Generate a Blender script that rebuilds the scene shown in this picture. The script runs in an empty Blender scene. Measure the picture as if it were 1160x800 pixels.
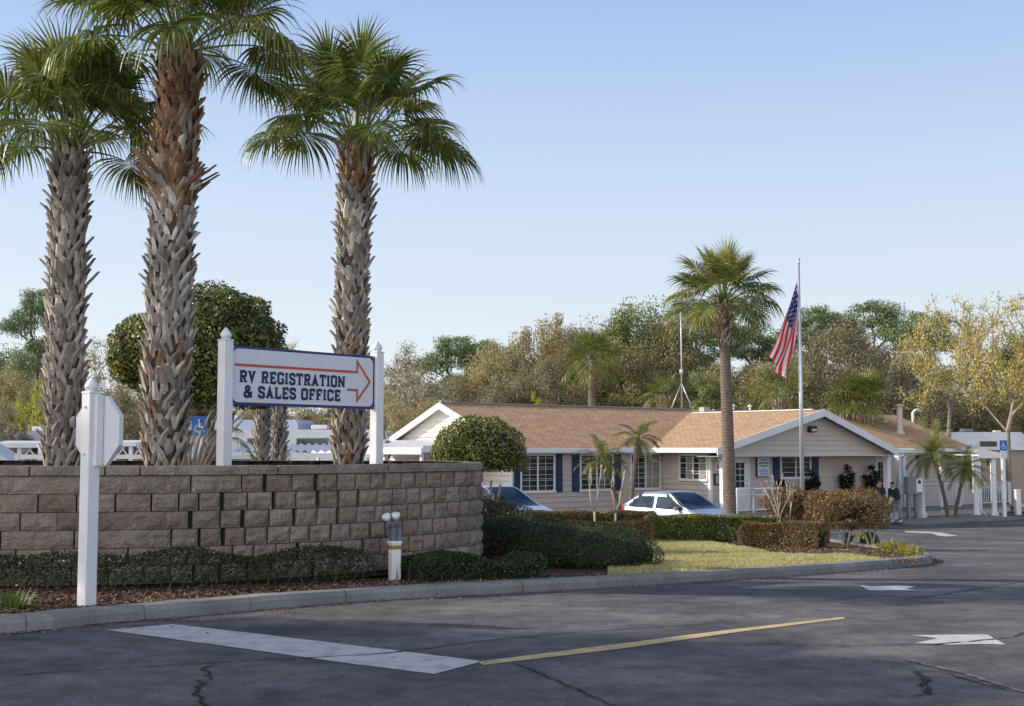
import bpy, math, random
import numpy as np
from mathutils import Vector, Matrix, noise

sc = bpy.context.scene
COL = sc.collection
R = math.radians
F, CX, CY, EYE, HOR = 1450.0, 580.0, 400.0, 1.7, 508.0
PITCH = math.atan((HOR - CY) / F)

# ------------------------------------------------------------------ terrain
_gp = [(-1e4, 0), (14, 0), (42, -1.2), (56, -1.5), (1e5, -1.5)]
def _lin(y):
    for (a, za), (b, zb) in zip(_gp, _gp[1:]):
        if y <= b: return za + (zb - za) * (y - a) / (b - a)
    return _gp[-1][1]
def g(y):
    return sum(_lin(y + d) for d in (-3, -2, -1, 0, 1, 2, 3)) / 7
def ray(px, py):
    a, b = (px - CX) / F, (CY - py) / F
    c, s = math.cos(PITCH), math.sin(PITCH)
    return a, c - b * s, s + b * c
def pix(px, py, Y):
    d = ray(px, py); k = Y / d[1]
    return Vector((d[0] * k, Y, EYE + d[2] * k))
def gp(px, py, off=0.0):
    d = ray(px, py); y, st = 3.0, 0.05
    while y < 400:
        if EYE + d[2] * y / d[1] <= g(y) + off: break
        y += st
    return Vector((d[0] * y / d[1], y, g(y) + off))

# ------------------------------------------------------------------ materials
MATS = {}
def _new(name):
    m = bpy.data.materials.new(name); m.use_nodes = True
    nt = m.node_tree; nt.nodes.clear()
    out = nt.nodes.new('ShaderNodeOutputMaterial')
    return m, nt, out
def N(nt, t, **kw):
    n = nt.nodes.new(t)
    for k, v in kw.items():
        if k in n.inputs.keys(): n.inputs[k].default_value = v
        else: setattr(n, k, v)
    return n
def ramp(nt, fac, stops):
    r = nt.nodes.new('ShaderNodeValToRGB')
    e = r.color_ramp.elements
    while len(e) < len(stops): e.new(0.5)
    for el, (p, c) in zip(e, stops):
        el.position = p; el.color = (*c, 1)
    nt.links.new(fac, r.inputs[0]); return r.outputs[0]
def simple(name, col, rough=0.6, var=0.12, scale=6.0, metal=0.0, bump=0.0, bscale=60.0, spec=0.5, coat=0.0, dirt=0.0):
    if name in MATS: return MATS[name]
    m, nt, out = _new(name); L = nt.links
    b = N(nt, 'ShaderNodeBsdfPrincipled', Roughness=rough, Metallic=metal)
    b.inputs['Specular IOR Level'].default_value = spec
    b.inputs['Coat Weight'].default_value = coat
    tc = N(nt, 'ShaderNodeTexCoord')
    n = N(nt, 'ShaderNodeTexNoise', Scale=scale, Detail=6.0, Roughness=0.65)
    L.new(tc.outputs['Object'], n.inputs['Vector'])
    lo = tuple(c * (1 - var) for c in col); hi = tuple(min(1, c * (1 + var)) for c in col)
    c = ramp(nt, n.outputs['Fac'], [(0.3, lo), (0.7, hi)])
    if dirt > 0:
        n3 = N(nt, 'ShaderNodeTexNoise', Scale=1.3, Detail=8.0, Roughness=0.7)
        L.new(tc.outputs['Object'], n3.inputs['Vector'])
        f = ramp(nt, n3.outputs['Fac'], [(0.45, (0, 0, 0)), (0.75, (dirt,) * 3)])
        mx = N(nt, 'ShaderNodeMixRGB'); mx.inputs[2].default_value = (col[0] * .45, col[1] * .42, col[2] * .36, 1)
        L.new(f, mx.inputs[0]); L.new(c, mx.inputs[1]); c = mx.outputs[0]
    L.new(c, b.inputs['Base Color'])
    if bump > 0:
        n2 = N(nt, 'ShaderNodeTexNoise', Scale=bscale, Detail=5.0)
        L.new(tc.outputs['Object'], n2.inputs['Vector'])
        bp = N(nt, 'ShaderNodeBump', Strength=bump, Distance=0.02)
        L.new(n2.outputs['Fac'], bp.inputs['Height']); L.new(bp.outputs[0], b.inputs['Normal'])
    L.new(b.outputs[0], out.inputs[0]); MATS[name] = m; return m
def leafmat(name, dark, light, tip=None, trans=0.3, rough=0.5, scale=0.6, spec=0.35):
    if name in MATS: return MATS[name]
    m, nt, out = _new(name); L = nt.links
    tc = N(nt, 'ShaderNodeTexCoord'); geo = N(nt, 'ShaderNodeNewGeometry')
    n = N(nt, 'ShaderNodeTexNoise', Scale=scale, Detail=4.0)
    L.new(tc.outputs['Object'], n.inputs['Vector'])
    mt = N(nt, 'ShaderNodeMath', operation='MULTIPLY_ADD'); mt.inputs[1].default_value = 0.55
    ms = N(nt, 'ShaderNodeMath', operation='MULTIPLY'); ms.inputs[1].default_value = 0.62
    L.new(n.outputs['Fac'], ms.inputs[0])
    L.new(geo.outputs['Random Per Island'], mt.inputs[0]); L.new(ms.outputs[0], mt.inputs[2])
    st = [(0.2, dark), (0.75, light)]
    if tip: st.append((0.9, tip))
    c = ramp(nt, mt.outputs[0], st)
    b = N(nt, 'ShaderNodeBsdfPrincipled', Roughness=rough); b.inputs['Specular IOR Level'].default_value = spec
    t = N(nt, 'ShaderNodeBsdfTranslucent')
    L.new(c, b.inputs['Base Color']); L.new(c, t.inputs['Color'])
    mx = N(nt, 'ShaderNodeMixShader'); mx.inputs[0].default_value = trans
    L.new(b.outputs[0], mx.inputs[1]); L.new(t.outputs[0], mx.inputs[2])
    L.new(mx.outputs[0], out.inputs[0]); MATS[name] = m; return m
def multi(name, stops, scale, detail=8, rough=0.85, bump=0.3, bscale=80, bdist=0.01, fine=None, spec=0.3, stretch=(1, 1, 1), fine_amt=0.35):
    """two-scale mottled surface"""
    if name in MATS: return MATS[name]
    m, nt, out = _new(name); L = nt.links
    tc = N(nt, 'ShaderNodeTexCoord'); mp = N(nt, 'ShaderNodeMapping'); mp.inputs['Scale'].default_value = stretch
    L.new(tc.outputs['Object'], mp.inputs[0])
    n = N(nt, 'ShaderNodeTexNoise', Scale=scale, Detail=detail, Roughness=0.6)
    L.new(mp.outputs[0], n.inputs['Vector'])
    c = ramp(nt, n.outputs['Fac'], stops)
    if fine:
        n2 = N(nt, 'ShaderNodeTexNoise', Scale=fine, Detail=3.0, Roughness=0.7)
        L.new(tc.outputs['Object'], n2.inputs['Vector'])
        f = ramp(nt, n2.outputs['Fac'], [(0.3, (1 - fine_amt,) * 3), (0.7, (1 + 0,) * 3), (0.8, (1,) * 3)])
        mx = N(nt, 'ShaderNodeMixRGB', blend_type='MULTIPLY'); mx.inputs[0].default_value = 1
        L.new(c, mx.inputs[1]); L.new(f, mx.inputs[2]); c = mx.outputs[0]
    b = N(nt, 'ShaderNodeBsdfPrincipled', Roughness=rough); b.inputs['Specular IOR Level'].default_value = spec
    L.new(c, b.inputs['Base Color'])
    n3 = N(nt, 'ShaderNodeTexNoise', Scale=bscale, Detail=4.0)
    L.new(tc.outputs['Object'], n3.inputs['Vector'])
    bp = N(nt, 'ShaderNodeBump', Strength=bump, Distance=bdist)
    L.new(n3.outputs['Fac'], bp.inputs['Height']); L.new(bp.outputs[0], b.inputs['Normal'])
    L.new(b.outputs[0], out.inputs[0]); MATS[name] = m; return m
def glassmat(name, col=(0.02, 0.025, 0.03), rough=0.06, spec=0.45):
    if name in MATS: return MATS[name]
    m, nt, out = _new(name)
    tc = N(nt, 'ShaderNodeTexCoord'); n = N(nt, 'ShaderNodeTexNoise', Scale=1.7, Detail=3.0)
    nt.links.new(tc.outputs['Object'], n.inputs['Vector'])
    c = ramp(nt, n.outputs['Fac'], [(0.42, tuple(x * .5 for x in col)), (0.6, tuple(min(1, x * 1.8) for x in col))])
    b = N(nt, 'ShaderNodeBsdfPrincipled', Roughness=rough); b.inputs['Specular IOR Level'].default_value = spec
    nt.links.new(c, b.inputs['Base Color']); nt.links.new(b.outputs[0], out.inputs[0]); MATS[name] = m; return m

WHITE = simple('white_vinyl', (0.80, 0.80, 0.80), 0.45, 0.05, 3, dirt=0.22, bump=.08, bscale=25)
WHITEP = simple('white_paint_trim', (0.78, 0.78, 0.76), 0.55, 0.04, 3, dirt=0.25)
NAVY = simple('navy_paint', (0.018, 0.03, 0.16), 0.45, 0.1, 4)
NAVYT = simple('navy_lettering', (0.008, 0.014, 0.06), 0.5, 0.05, 4)
SHUT = simple('shutter_blue', (0.008, 0.02, 0.065), 0.5, 0.15, 3)
ORANGE = simple('arrow_red_orange', (0.52, 0.085, 0.03), 0.5, 0.06, 4)
SIGNW = simple('sign_white', (0.72, 0.73, 0.76), 0.45, 0.03, 2, dirt=0.15)
SIDING = simple('clapboard_beige', (0.54, 0.46, 0.395), 0.6, 0.05, 1.5)
SIDINGW = simple('clapboard_white', (0.72, 0.68, 0.60), 0.6, 0.05, 1.5)
ALU = simple('dull_aluminium', (0.62, 0.63, 0.65), 0.35, 0.08, 5, metal=0.6)
GREY = simple('grey_paint', (0.16, 0.17, 0.18), 0.5, 0.1, 5)
BLACK = simple('black_plastic', (0.015, 0.015, 0.017), 0.5, 0.1, 5)
RUBBER = simple('tyre_rubber', (0.02, 0.02, 0.02), 0.85, 0.2, 20)
RED = simple('red_lens', (0.5, 0.02, 0.02), 0.25, 0.05, 5)
SILVER = simple('silver_car_paint', (0.42, 0.46, 0.52), 0.3, 0.03, 2, metal=0.6, coat=0.6)
BLUECAR = simple('pale_blue_car_paint', (0.55, 0.60, 0.66), 0.3, 0.03, 2, metal=0.4, coat=0.6)
BROWNCAR = simple('copper_car_paint', (0.34, 0.16, 0.08), 0.35, 0.05, 2, metal=0.3, coat=0.5)
RVW = simple('trailer_white', (0.66, 0.67, 0.68), 0.4, 0.05, 1.2, dirt=0.2)
GLASS = glassmat('window_glass')
CARGLASS = glassmat('car_glass', (0.02, 0.03, 0.04), 0.04, 0.45)
BLINDS = simple('pale_curtain', (0.30, 0.27, 0.23), 0.8, 0.3, 2)
SIGNBLUE = simple('parking_sign_blue', (0.01, 0.12, 0.42), 0.4, 0.05, 3)
YELLOW = simple('hazard_yellow', (0.6, 0.38, 0.02), 0.5, 0.1, 5)
BARK = multi('grey_brown_bark', [(0.3, (0.07, 0.055, 0.045)), (0.7, (0.20, 0.165, 0.13))], 3, stretch=(1, 1, .25), bump=.6, bscale=12, bdist=.05)
PALEBARK = multi('pale_bark', [(0.3, (0.30, 0.26, 0.20)), (0.7, (0.55, 0.50, 0.40))], 6, stretch=(1, 1, .4), bump=.4, bscale=30)
BOOT = leafmat('palm_boot', (0.15, 0.125, 0.105), (0.46, 0.41, 0.35), (0.72, 0.66, 0.57), 0.0, 0.8, 1.5, 0.2)
BOOTB = leafmat('palm_boot_brown', (0.12, 0.065, 0.035), (0.34, 0.21, 0.12), (0.44, 0.30, 0.18), 0.0, 0.8, 1.5, 0.2)
CORE = simple('palm_trunk_core', (0.10, 0.075, 0.055), 0.9, 0.4, 8, bump=.5, bscale=30)
PETIOLE = simple('palm_petiole', (0.16, 0.19, 0.05), 0.5, 0.15, 3)
FROND = leafmat('palm_frond_green', (0.045, 0.074, 0.016), (0.18, 0.21, 0.042), (0.38, 0.36, 0.12), 0.38, 0.36, 1.2, 0.5)
FRONDY = leafmat('palm_frond_yellow', (0.12, 0.14, 0.025), (0.30, 0.31, 0.07), (0.48, 0.40, 0.16), 0.38, 0.45, 1.2, 0.45)

# ------------------------------------------------------------------ mesh helper
class MB:
    def __init__(s): s.v = []; s.f = []; s.m = []; s.k = 0; s.sm = []
    def add(s, vs, fs, mi=0, smooth=False):
        k = len(s.v); s.v.extend([tuple(p) for p in vs])
        for f in fs: s.f.append(tuple(i + k for i in f)); s.m.append(mi); s.sm.append(smooth)
    def box(s, c, sz, mi=0, M=None, taper=1.0, bev=0.0):
        x, y, z = sz[0] / 2, sz[1] / 2, sz[2] / 2
        if bev > 0:
            b = bev
            ring = lambda zz, ins: [(-x + ins + b, -y + ins, zz), (x - ins - b, -y + ins, zz), (x - ins, -y + ins + b, zz), (x - ins, y - ins - b, zz),
                                    (x - ins - b, y - ins, zz), (-x + ins + b, y - ins, zz), (-x + ins, y - ins - b, zz), (-x + ins, -y + ins + b, zz)]
            vs = ring(-z, b * .7) + ring(-z + b, 0) + ring(z - b, 0) + ring(z, b * .7)
            fs = [tuple(range(7, -1, -1)), tuple(range(24, 32))]
            for r in range(3):
                for i in range(8): fs.append((r * 8 + i, r * 8 + (i + 1) % 8, r * 8 + 8 + (i + 1) % 8, r * 8 + 8 + i))
        else:
            t = taper
            vs = [(-x, -y, -z), (x, -y, -z), (x, y, -z), (-x, y, -z), (-x * t, -y * t, z), (x * t, -y * t, z), (x * t, y * t, z), (-x * t, y * t, z)]
            fs = [(3, 2, 1, 0), (4, 5, 6, 7), (0, 1, 5, 4), (1, 2, 6, 5), (2, 3, 7, 6), (3, 0, 4, 7)]
        out = []
        for p in vs:
            p = Vector(p)
            if M is not None: p = M @ p
            out.append(p + Vector(c))
        s.add(out, fs, mi)
    def b2(s, x0, x1, y0, y1, z0, z1, mi=0, bev=0.0):
        s.box(((x0 + x1) / 2, (y0 + y1) / 2, (z0 + z1) / 2), (x1 - x0, y1 - y0, z1 - z0), mi, bev=bev)
    def tube(s, pts, rad, n=8, mi=0, cap=True, smooth=True):
        pts = [Vector(p) for p in pts]
        if not hasattr(rad, '__len__'): rad = [rad] * len(pts)
        vs = []; up = None
        for i, p in enumerate(pts):
            t = (pts[min(i + 1, len(pts) - 1)] - pts[max(i - 1, 0)])
            if t.length < 1e-9: t = Vector((0, 0, 1))
            t.normalize()
            a = t.orthogonal().normalized() if up is None else (up - t * up.dot(t)).normalized()
            up = a; b = t.cross(a)
            for k in range(n):
                an = 2 * math.pi * k / n
                vs.append(p + (a * math.cos(an) + b * math.sin(an)) * rad[i])
        fs = []
        for i in range(len(pts) - 1):
            for k in range(n):
                fs.append((i * n + k, i * n + (k + 1) % n, (i + 1) * n + (k + 1) % n, (i + 1) * n + k))
        s.add(vs, fs, mi, smooth)
        if cap:
            k = len(s.v) - len(vs)
            s.f.append(tuple(k + i for i in range(n - 1, -1, -1))); s.m.append(mi); s.sm.append(False)
            s.f.append(tuple(k + (len(pts) - 1) * n + i for i in range(n))); s.m.append(mi); s.sm.append(False)
    def lathe(s, c, prof, n=16, mi=0, smooth=True):
        vs = []; c = Vector(c)
        for r, z in prof:
            for k in range(n):
                a = 2 * math.pi * k / n; vs.append(c + Vector((r * math.cos(a), r * math.sin(a), z)))
        fs = []
        for i in range(len(prof) - 1):
            for k in range(n): fs.append((i * n + k, i * n + (k + 1) % n, (i + 1) * n + (k + 1) % n, (i + 1) * n + k))
        fs.append(tuple(range(n - 1, -1, -1))); fs.append(tuple((len(prof) - 1) * n + i for i in range(n)))
        s.add(vs, fs, mi, smooth)
    def prism(s, poly, z0, z1, mi=0, M=None):
        n = len(poly); vs = [Vector((x, y, z0)) for x, y in poly] + [Vector((x, y, z1)) for x, y in poly]
        if M is not None: vs = [M @ p for p in vs]
        fs = [tuple(range(n - 1, -1, -1)), tuple(range(n, 2 * n))] + [(i, (i + 1) % n, n + (i + 1) % n, n + i) for i in range(n)]
        s.add(vs, fs, mi)
    def quads(s, arr, mi=0, smooth=False):
        arr = np.asarray(arr).reshape(-1, 3); k = len(s.v); s.v.extend(map(tuple, arr.tolist()))
        n = len(arr) // 4
        s.f.extend([(k + 4 * i, k + 4 * i + 1, k + 4 * i + 2, k + 4 * i + 3) for i in range(n)])
        s.m.extend([mi] * n); s.sm.extend([smooth] * n)
    def build(s, name, mats, parent=None, loc=(0, 0, 0), rz=0.0, **props):
        me = bpy.data.meshes.new(name); me.from_pydata(s.v, [], s.f); me.update()
        if not isinstance(mats, (list, tuple)): mats = [mats]
        for m in mats: me.materials.append(m)
        me.polygons.foreach_set('material_index', s.m)
        me.polygons.foreach_set('use_smooth', s.sm)
        o = bpy.data.objects.new(name, me); COL.objects.link(o)
        o.location = loc; o.rotation_euler = (0, 0, rz)
        if parent is not None: o.parent = parent
        for k, v in props.items(): o[k] = v
        return o
def tag(o, label, cat, group=None):
    o['label'] = label; o['category'] = cat
    if group: o['group'] = group
    return o
def thing(name, label, cat, loc=(0, 0, 0), rz=0.0, group=None):
    o = bpy.data.objects.new(name, None); COL.objects.link(o)
    o.empty_display_size = 0.2; o.location = loc; o.rotation_euler = (0, 0, rz)
    return tag(o, label, cat, group)
def dup(root, loc, rz=0.0, label=None, scale=1.0, group=None):
    def cp(o, par):
        c = o.copy(); COL.objects.link(c); c.parent = par
        for ch in list(o.children):
            cp(ch, c)
        return c
    kids = list(root.children)
    r = root.copy(); COL.objects.link(r)
    for ch in kids: cp(ch, r)
    r.location = loc; r.rotation_euler = (0, 0, rz)
    r.scale = (scale,) * 3 if not hasattr(scale, '__len__') else scale
    if label: r['label'] = label
    if group: r['group'] = group
    return r
def rnd_unit(rs, n):
    v = rs.normal(size=(n, 3)); return v / np.linalg.norm(v, axis=1)[:, None]
def leafquads(rs, pos, size, aspect=0.5, nrm=None, flat=0.5):
    """kite-shaped leaf faces at pos; size scalar or array"""
    n = len(pos); sz = (size * rs.uniform(0.65, 1.35, n))[:, None]
    d = rnd_unit(rs, n); q = rnd_unit(rs, n)
    if nrm is not None: q = q * flat + nrm; q /= np.linalg.norm(q, axis=1)[:, None]
    d = np.cross(q, d); d /= np.linalg.norm(d, axis=1)[:, None] + 1e-9
    s = np.cross(q, d)
    a = pos - d * sz * .5; b = pos + s * sz * aspect * .5; c = pos + d * sz * .5; e = pos - s * sz * aspect * .5
    return np.stack([a, b, c, e], axis=1)

# ------------------------------------------------------------------ world, sun, camera
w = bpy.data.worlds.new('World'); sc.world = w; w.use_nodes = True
nt = w.node_tree; nt.nodes.clear()
SUN_EL = R(28); tosun = Vector((-0.98, 0.17, 0)).normalized() * math.cos(SUN_EL) + Vector((0, 0, math.sin(SUN_EL)))
sky = nt.nodes.new('ShaderNodeTexSky'); sky.sky_type = 'NISHITA'; sky.sun_disc = False
sky.sun_elevation = SUN_EL; sky.sun_rotation = math.atan2(tosun.x, tosun.y)
sky.air_density = 1.0; sky.dust_density = 0.6; sky.ozone_density = 1.5; sky.altitude = 0
hs = nt.nodes.new('ShaderNodeHueSaturation'); hs.inputs['Saturation'].default_value = 0.80; hs.inputs['Value'].default_value = 1.0
bg = nt.nodes.new('ShaderNodeBackground'); bg.inputs[1].default_value = 0.135
wo = nt.nodes.new('ShaderNodeOutputWorld')
nt.links.new(sky.outputs[0], hs.inputs['Color']); nt.links.new(hs.outputs[0], bg.inputs[0])
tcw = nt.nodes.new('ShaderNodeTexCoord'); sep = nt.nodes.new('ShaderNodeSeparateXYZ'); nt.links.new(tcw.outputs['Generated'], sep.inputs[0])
hz = ramp(nt, sep.outputs['Z'], [(0.0, (0.93, 0.97, 1.0)), (0.08, (0.83, 0.91, 1.0)), (0.20, (0.65, 0.79, 1.0)), (0.37, (0.37, 0.54, 0.92)), (0.52, (0.06, 0.15, 0.42)), (1.0, (0.03, 0.09, 0.30))])  # upper sky, out of view, darkened to cut light on the ground
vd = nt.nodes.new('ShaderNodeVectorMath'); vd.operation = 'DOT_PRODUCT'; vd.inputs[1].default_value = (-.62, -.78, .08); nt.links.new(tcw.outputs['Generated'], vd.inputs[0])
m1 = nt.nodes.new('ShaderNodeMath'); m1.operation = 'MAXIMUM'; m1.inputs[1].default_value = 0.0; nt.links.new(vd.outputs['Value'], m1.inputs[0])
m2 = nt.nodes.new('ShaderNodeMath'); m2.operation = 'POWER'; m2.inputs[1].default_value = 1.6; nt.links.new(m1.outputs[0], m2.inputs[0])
m3 = nt.nodes.new('ShaderNodeMath'); m3.operation = 'MULTIPLY_ADD'; m3.inputs[1].default_value = 2.5; m3.inputs[2].default_value = 0.0; nt.links.new(m2.outputs[0], m3.inputs[0])  # added warm glow behind the camera, fills shade on faces turned to it
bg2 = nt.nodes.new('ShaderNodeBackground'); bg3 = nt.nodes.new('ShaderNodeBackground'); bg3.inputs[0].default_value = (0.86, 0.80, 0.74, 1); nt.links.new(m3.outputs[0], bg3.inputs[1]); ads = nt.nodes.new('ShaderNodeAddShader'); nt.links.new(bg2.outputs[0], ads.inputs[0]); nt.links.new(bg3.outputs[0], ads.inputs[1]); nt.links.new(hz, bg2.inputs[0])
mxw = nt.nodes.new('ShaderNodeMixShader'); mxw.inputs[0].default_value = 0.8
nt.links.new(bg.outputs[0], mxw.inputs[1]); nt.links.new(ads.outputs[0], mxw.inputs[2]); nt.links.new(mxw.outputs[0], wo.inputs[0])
sl = bpy.data.lights.new('sun', 'SUN'); sl.energy = 5.0; sl.angle = R(0.55); sl.color = (1.0, 0.92, 0.79)
so = bpy.data.objects.new('sun', sl); COL.objects.link(so)
so.rotation_euler = (-tosun).to_track_quat('-Z', 'Y').to_euler(); so.location = (-30, -15, 30)
cam = bpy.data.cameras.new('camera'); cam.sensor_width = 36; cam.lens = 36 * F / 1160; cam.clip_end = 3000; cam.clip_start = 0.1
co = bpy.data.objects.new('camera', cam); COL.objects.link(co); co.location = (0, 0, EYE)
co.rotation_euler = (math.pi / 2 + PITCH, 0, 0); sc.camera = co
sc.view_settings.view_transform = 'Standard'; sc.view_settings.look = 'None'
sc.view_settings.exposure = 0; sc.view_settings.gamma = 1
sc.cycles.use_denoising = True; sc.cycles.max_bounces = 6; sc.cycles.transparent_max_bounces = 8

# ------------------------------------------------------------------ ground, asphalt, island
GROUND = multi('dry_ground', [(0.35, (0.10, 0.095, 0.04)), (0.65, (0.22, 0.20, 0.09))], 0.8, fine=9)
ys = [-60, -20, 0, 10] + [11 + i for i in range(50)] + [65, 80, 120, 200, 400, 1500]
def sheet(name, x0, x1, yy, off, mat, nx=2, **props):
    mb = MB(); xs = [x0 + (x1 - x0) * i / nx for i in range(nx + 1)]
    vs = [(x, y, g(y) + off) for y in yy for x in xs]; n = nx + 1
    fs = [(j * n + i, j * n + i + 1, (j + 1) * n + i + 1, (j + 1) * n + i) for j in range(len(yy) - 1) for i in range(nx)]
    mb.add(vs, fs, 0, True); o = mb.build(name, mat); o['kind'] = 'structure'
    for k, v in props.items(): o[k] = v
    return o
sheet('ground', -900, 900, ys, -0.03, GROUND, 4)
def asphalt_mat():
    m, nt, out = _new('worn_asphalt'); L = nt.links
    tc = N(nt, 'ShaderNodeTexCoord'); mp = N(nt, 'ShaderNodeMapping'); mp.inputs['Scale'].default_value = (0.75, 1.0, 1); mp.inputs['Rotation'].default_value = (0, 0, 0.15)
    L.new(tc.outputs['Object'], mp.inputs[0])
    n = N(nt, 'ShaderNodeTexNoise', Scale=0.7, Detail=7.0, Roughness=0.6); L.new(mp.outputs[0], n.inputs['Vector'])
    c = ramp(nt, n.outputs['Fac'], [(0.34, (0.064, 0.063, 0.068)), (0.5, (0.108, 0.102, 0.102)), (0.66, (0.172, 0.158, 0.150))])
    v = N(nt, 'ShaderNodeTexVoronoi', Scale=95.0); L.new(tc.outputs['Object'], v.inputs['Vector'])
    f = ramp(nt, v.outputs['Color'], [(0.0, (0.62,) * 3), (0.6, (1.0,) * 3), (0.95, (1.75, 1.7, 1.6))])
    mx = N(nt, 'ShaderNodeMixRGB', blend_type='MULTIPLY'); mx.inputs[0].default_value = 0.9
    L.new(c, mx.inputs[1]); L.new(f, mx.inputs[2])
    n4 = N(nt, 'ShaderNodeTexNoise', Scale=4.0, Detail=5.0); L.new(tc.outputs['Object'], n4.inputs['Vector'])
    f2 = ramp(nt, n4.outputs['Fac'], [(0.33, (0.72,) * 3), (0.5, (1.0,) * 3), (0.75, (1.35,) * 3)])
    m2 = N(nt, 'ShaderNodeMixRGB', blend_type='MULTIPLY'); m2.inputs[0].default_value = 1
    L.new(mx.outputs[0], m2.inputs[1]); L.new(f2, m2.inputs[2])
    b = N(nt, 'ShaderNodeBsdfPrincipled', Roughness=0.8); b.inputs['Specular IOR Level'].default_value = 0.35
    L.new(m2.outputs[0], b.inputs['Base Color'])
    bp = N(nt, 'ShaderNodeBump', Strength=0.5, Distance=0.008)
    L.new(v.outputs['Distance'], bp.inputs['Height']); L.new(bp.outputs[0], b.inputs['Normal'])
    L.new(b.outputs[0], out.inputs[0]); return m
sheet('road', -60, 75, [y for y in ys if y <= 76 and y >= -20] + [76], 0.0, asphalt_mat(), 2)

def smoothpath(pts, n=8):
    out = []
    P = [Vector(p) for p in pts]; P = [P[0] * 2 - P[1]] + P + [P[-1] * 2 - P[-2]]
    for i in range(1, len(P) - 2):
        for k in range(n):
            t = k / n; a, b, c, d = P[i - 1:i + 3]
            out.append(0.5 * ((2 * b) + (c - a) * t + (2 * a - 5 * b + 4 * c - d) * t * t + (3 * b - a - 3 * c + d) * t ** 3))
    out.append(P[-2]); return out
KH = 0.14
front_px = [(0, 718), (100, 709), (200, 699.5), (300, 691), (400, 683), (500, 676.5), (600, 671), (740, 663), (900, 652.5), (1000, 645)]
kp = [Vector((p.x, p.y, 0)) for p in [gp(*q) for q in front_px]]
d0 = (kp[0] - kp[1]).normalized()
kp = [kp[0] + Vector((-22, -4.5, 0)), kp[0] + Vector((-9, -2.6, 0)), kp[0] + Vector((-3, -1.1, 0))] + kp
tip = [gp(1040, 641.5), gp(1056, 638), gp(1050, 633.5), gp(1020, 628)]
kp += [Vector((p.x, p.y, 0)) for p in tip]
back = [gp(960, 619), gp(900, 609), gp(850, 606)]
kp += [Vector((p.x, p.y, 0)) for p in back] + [Vector((4, 41.5, 0)), Vector((-4, 42.5, 0)), Vector((-22, 40, 0))]
kpath = smoothpath(kp, 8)
# resample kerb path
def resample(path, step):
    out = [path[0].copy()]; acc = 0.0
    for a, b in zip(path, path[1:]):
        d = (b - a).length
        while acc + d >= step:
            t = (step - acc) / d; a = a + (b - a) * t; out.append(a.copy()); d = (b - a).length; acc = 0.0
        acc += d
    return out
kpath = resample(kpath, 0.25)
CONC = multi('kerb_concrete', [(0.3, (0.20, 0.195, 0.185)), (0.7, (0.36, 0.35, 0.33))], 1.6, fine=40, bump=.3, bscale=60)
JOINT = simple('kerb_joint_dirt', (0.05, 0.045, 0.04), 0.9, 0.3, 9)
def offs(path, d):
    out = []
    for i, p in enumerate(path):
        t = (path[min(i + 1, len(path) - 1)] - path[max(i - 1, 0)]).normalized()
        out.append(p + Vector((-t.y, t.x, 0)) * d)   # left of travel = inside of island
    return out
k0, k1, k2 = offs(kpath, 0.0), offs(kpath, 0.05), offs(kpath, 0.34)
mb = MB()
rk = random.Random(4)
n = len(kpath); vs = []
for i in range(n):
    w0 = rk.uniform(-.004, .004); 
    a, b, c = k0[i], k1[i], k2[i]
    za, zc = g(a.y), g(c.y)
    vs += [(a.x, a.y, za - .03), (a.x, a.y, za + KH - .05 + w0), ((a.x + b.x) / 2, (a.y + b.y) / 2, za + KH - .018 + w0), (b.x, b.y, za + KH + w0), (c.x, c.y, zc + KH + w0), (c.x, c.y, zc - .03)]
fs = []; 
mb.add(vs, [(i * 6 + k, (i + 1) * 6 + k, (i + 1) * 6 + k + 1, i * 6 + k + 1) for i in range(n - 1) for k in range(5)], 0, False)
for i in range(6, n - 1, 5):       # contraction joints: thin dark grooves standing 2 mm proud in the mesh of the kerb
    a, b, c = k0[i], k1[i], k2[i]; t = (kpath[i] - kpath[i - 1]).normalized() * rk.uniform(.002, .005)
    za, zc = g(a.y), g(c.y); o_ = offs(kpath, -.003)[i]; e = .0065
    pts = [(o_, za + .0), (o_, za + KH - .05), (b - (b - a) * .5 + (o_ - a), za + KH - .012), (b, za + KH + e), (c, zc + KH + e)]
    for (p, zp), (q, zq) in zip(pts, pts[1:]):
        mb.add([(p.x - t.x, p.y - t.y, zp), (p.x + t.x, p.y + t.y, zp), (q.x + t.x, q.y + t.y, zq), (q.x - t.x, q.y - t.y, zq)], [(0, 1, 2, 3)], 1)
o = mb.build('kerb', [CONC, JOINT]); o['kind'] = 'structure'
# gutter pan strip (paler worn concrete edge along left part)
# island surface: triangulated polygon laid on g(y)
from mathutils.geometry import tessellate_polygon
def poly_sheet(name, poly, off, mat, hfun=None, step=0.8):
    xs = [p[0] for p in poly]; yy = [p[1] for p in poly]
    import bmesh
    bm = bmesh.new(); vs = [bm.verts.new((p[0], p[1], 0)) for p in poly]
    bm.faces.new(vs)
    y = math.ceil(min(yy) / step) * step
    while y < max(yy):
        ge = bm.verts[:] + bm.edges[:] + bm.faces[:]
        bmesh.ops.bisect_plane(bm, geom=ge, plane_co=(0, y, 0), plane_no=(0, 1, 0)); y += step
    bmesh.ops.triangulate(bm, faces=bm.faces[:])
    for v in bm.verts: v.co.z = g(v.co.y) + off
    for f in bm.faces:
        if f.normal.z < 0: f.normal_flip()
    me = bpy.data.meshes.new(name); bm.to_mesh(me); bm.free(); me.materials.append(mat)
    o = bpy.data.objects.new(name, me); COL.objects.link(o); o['kind'] = 'structure'; return o
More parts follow.
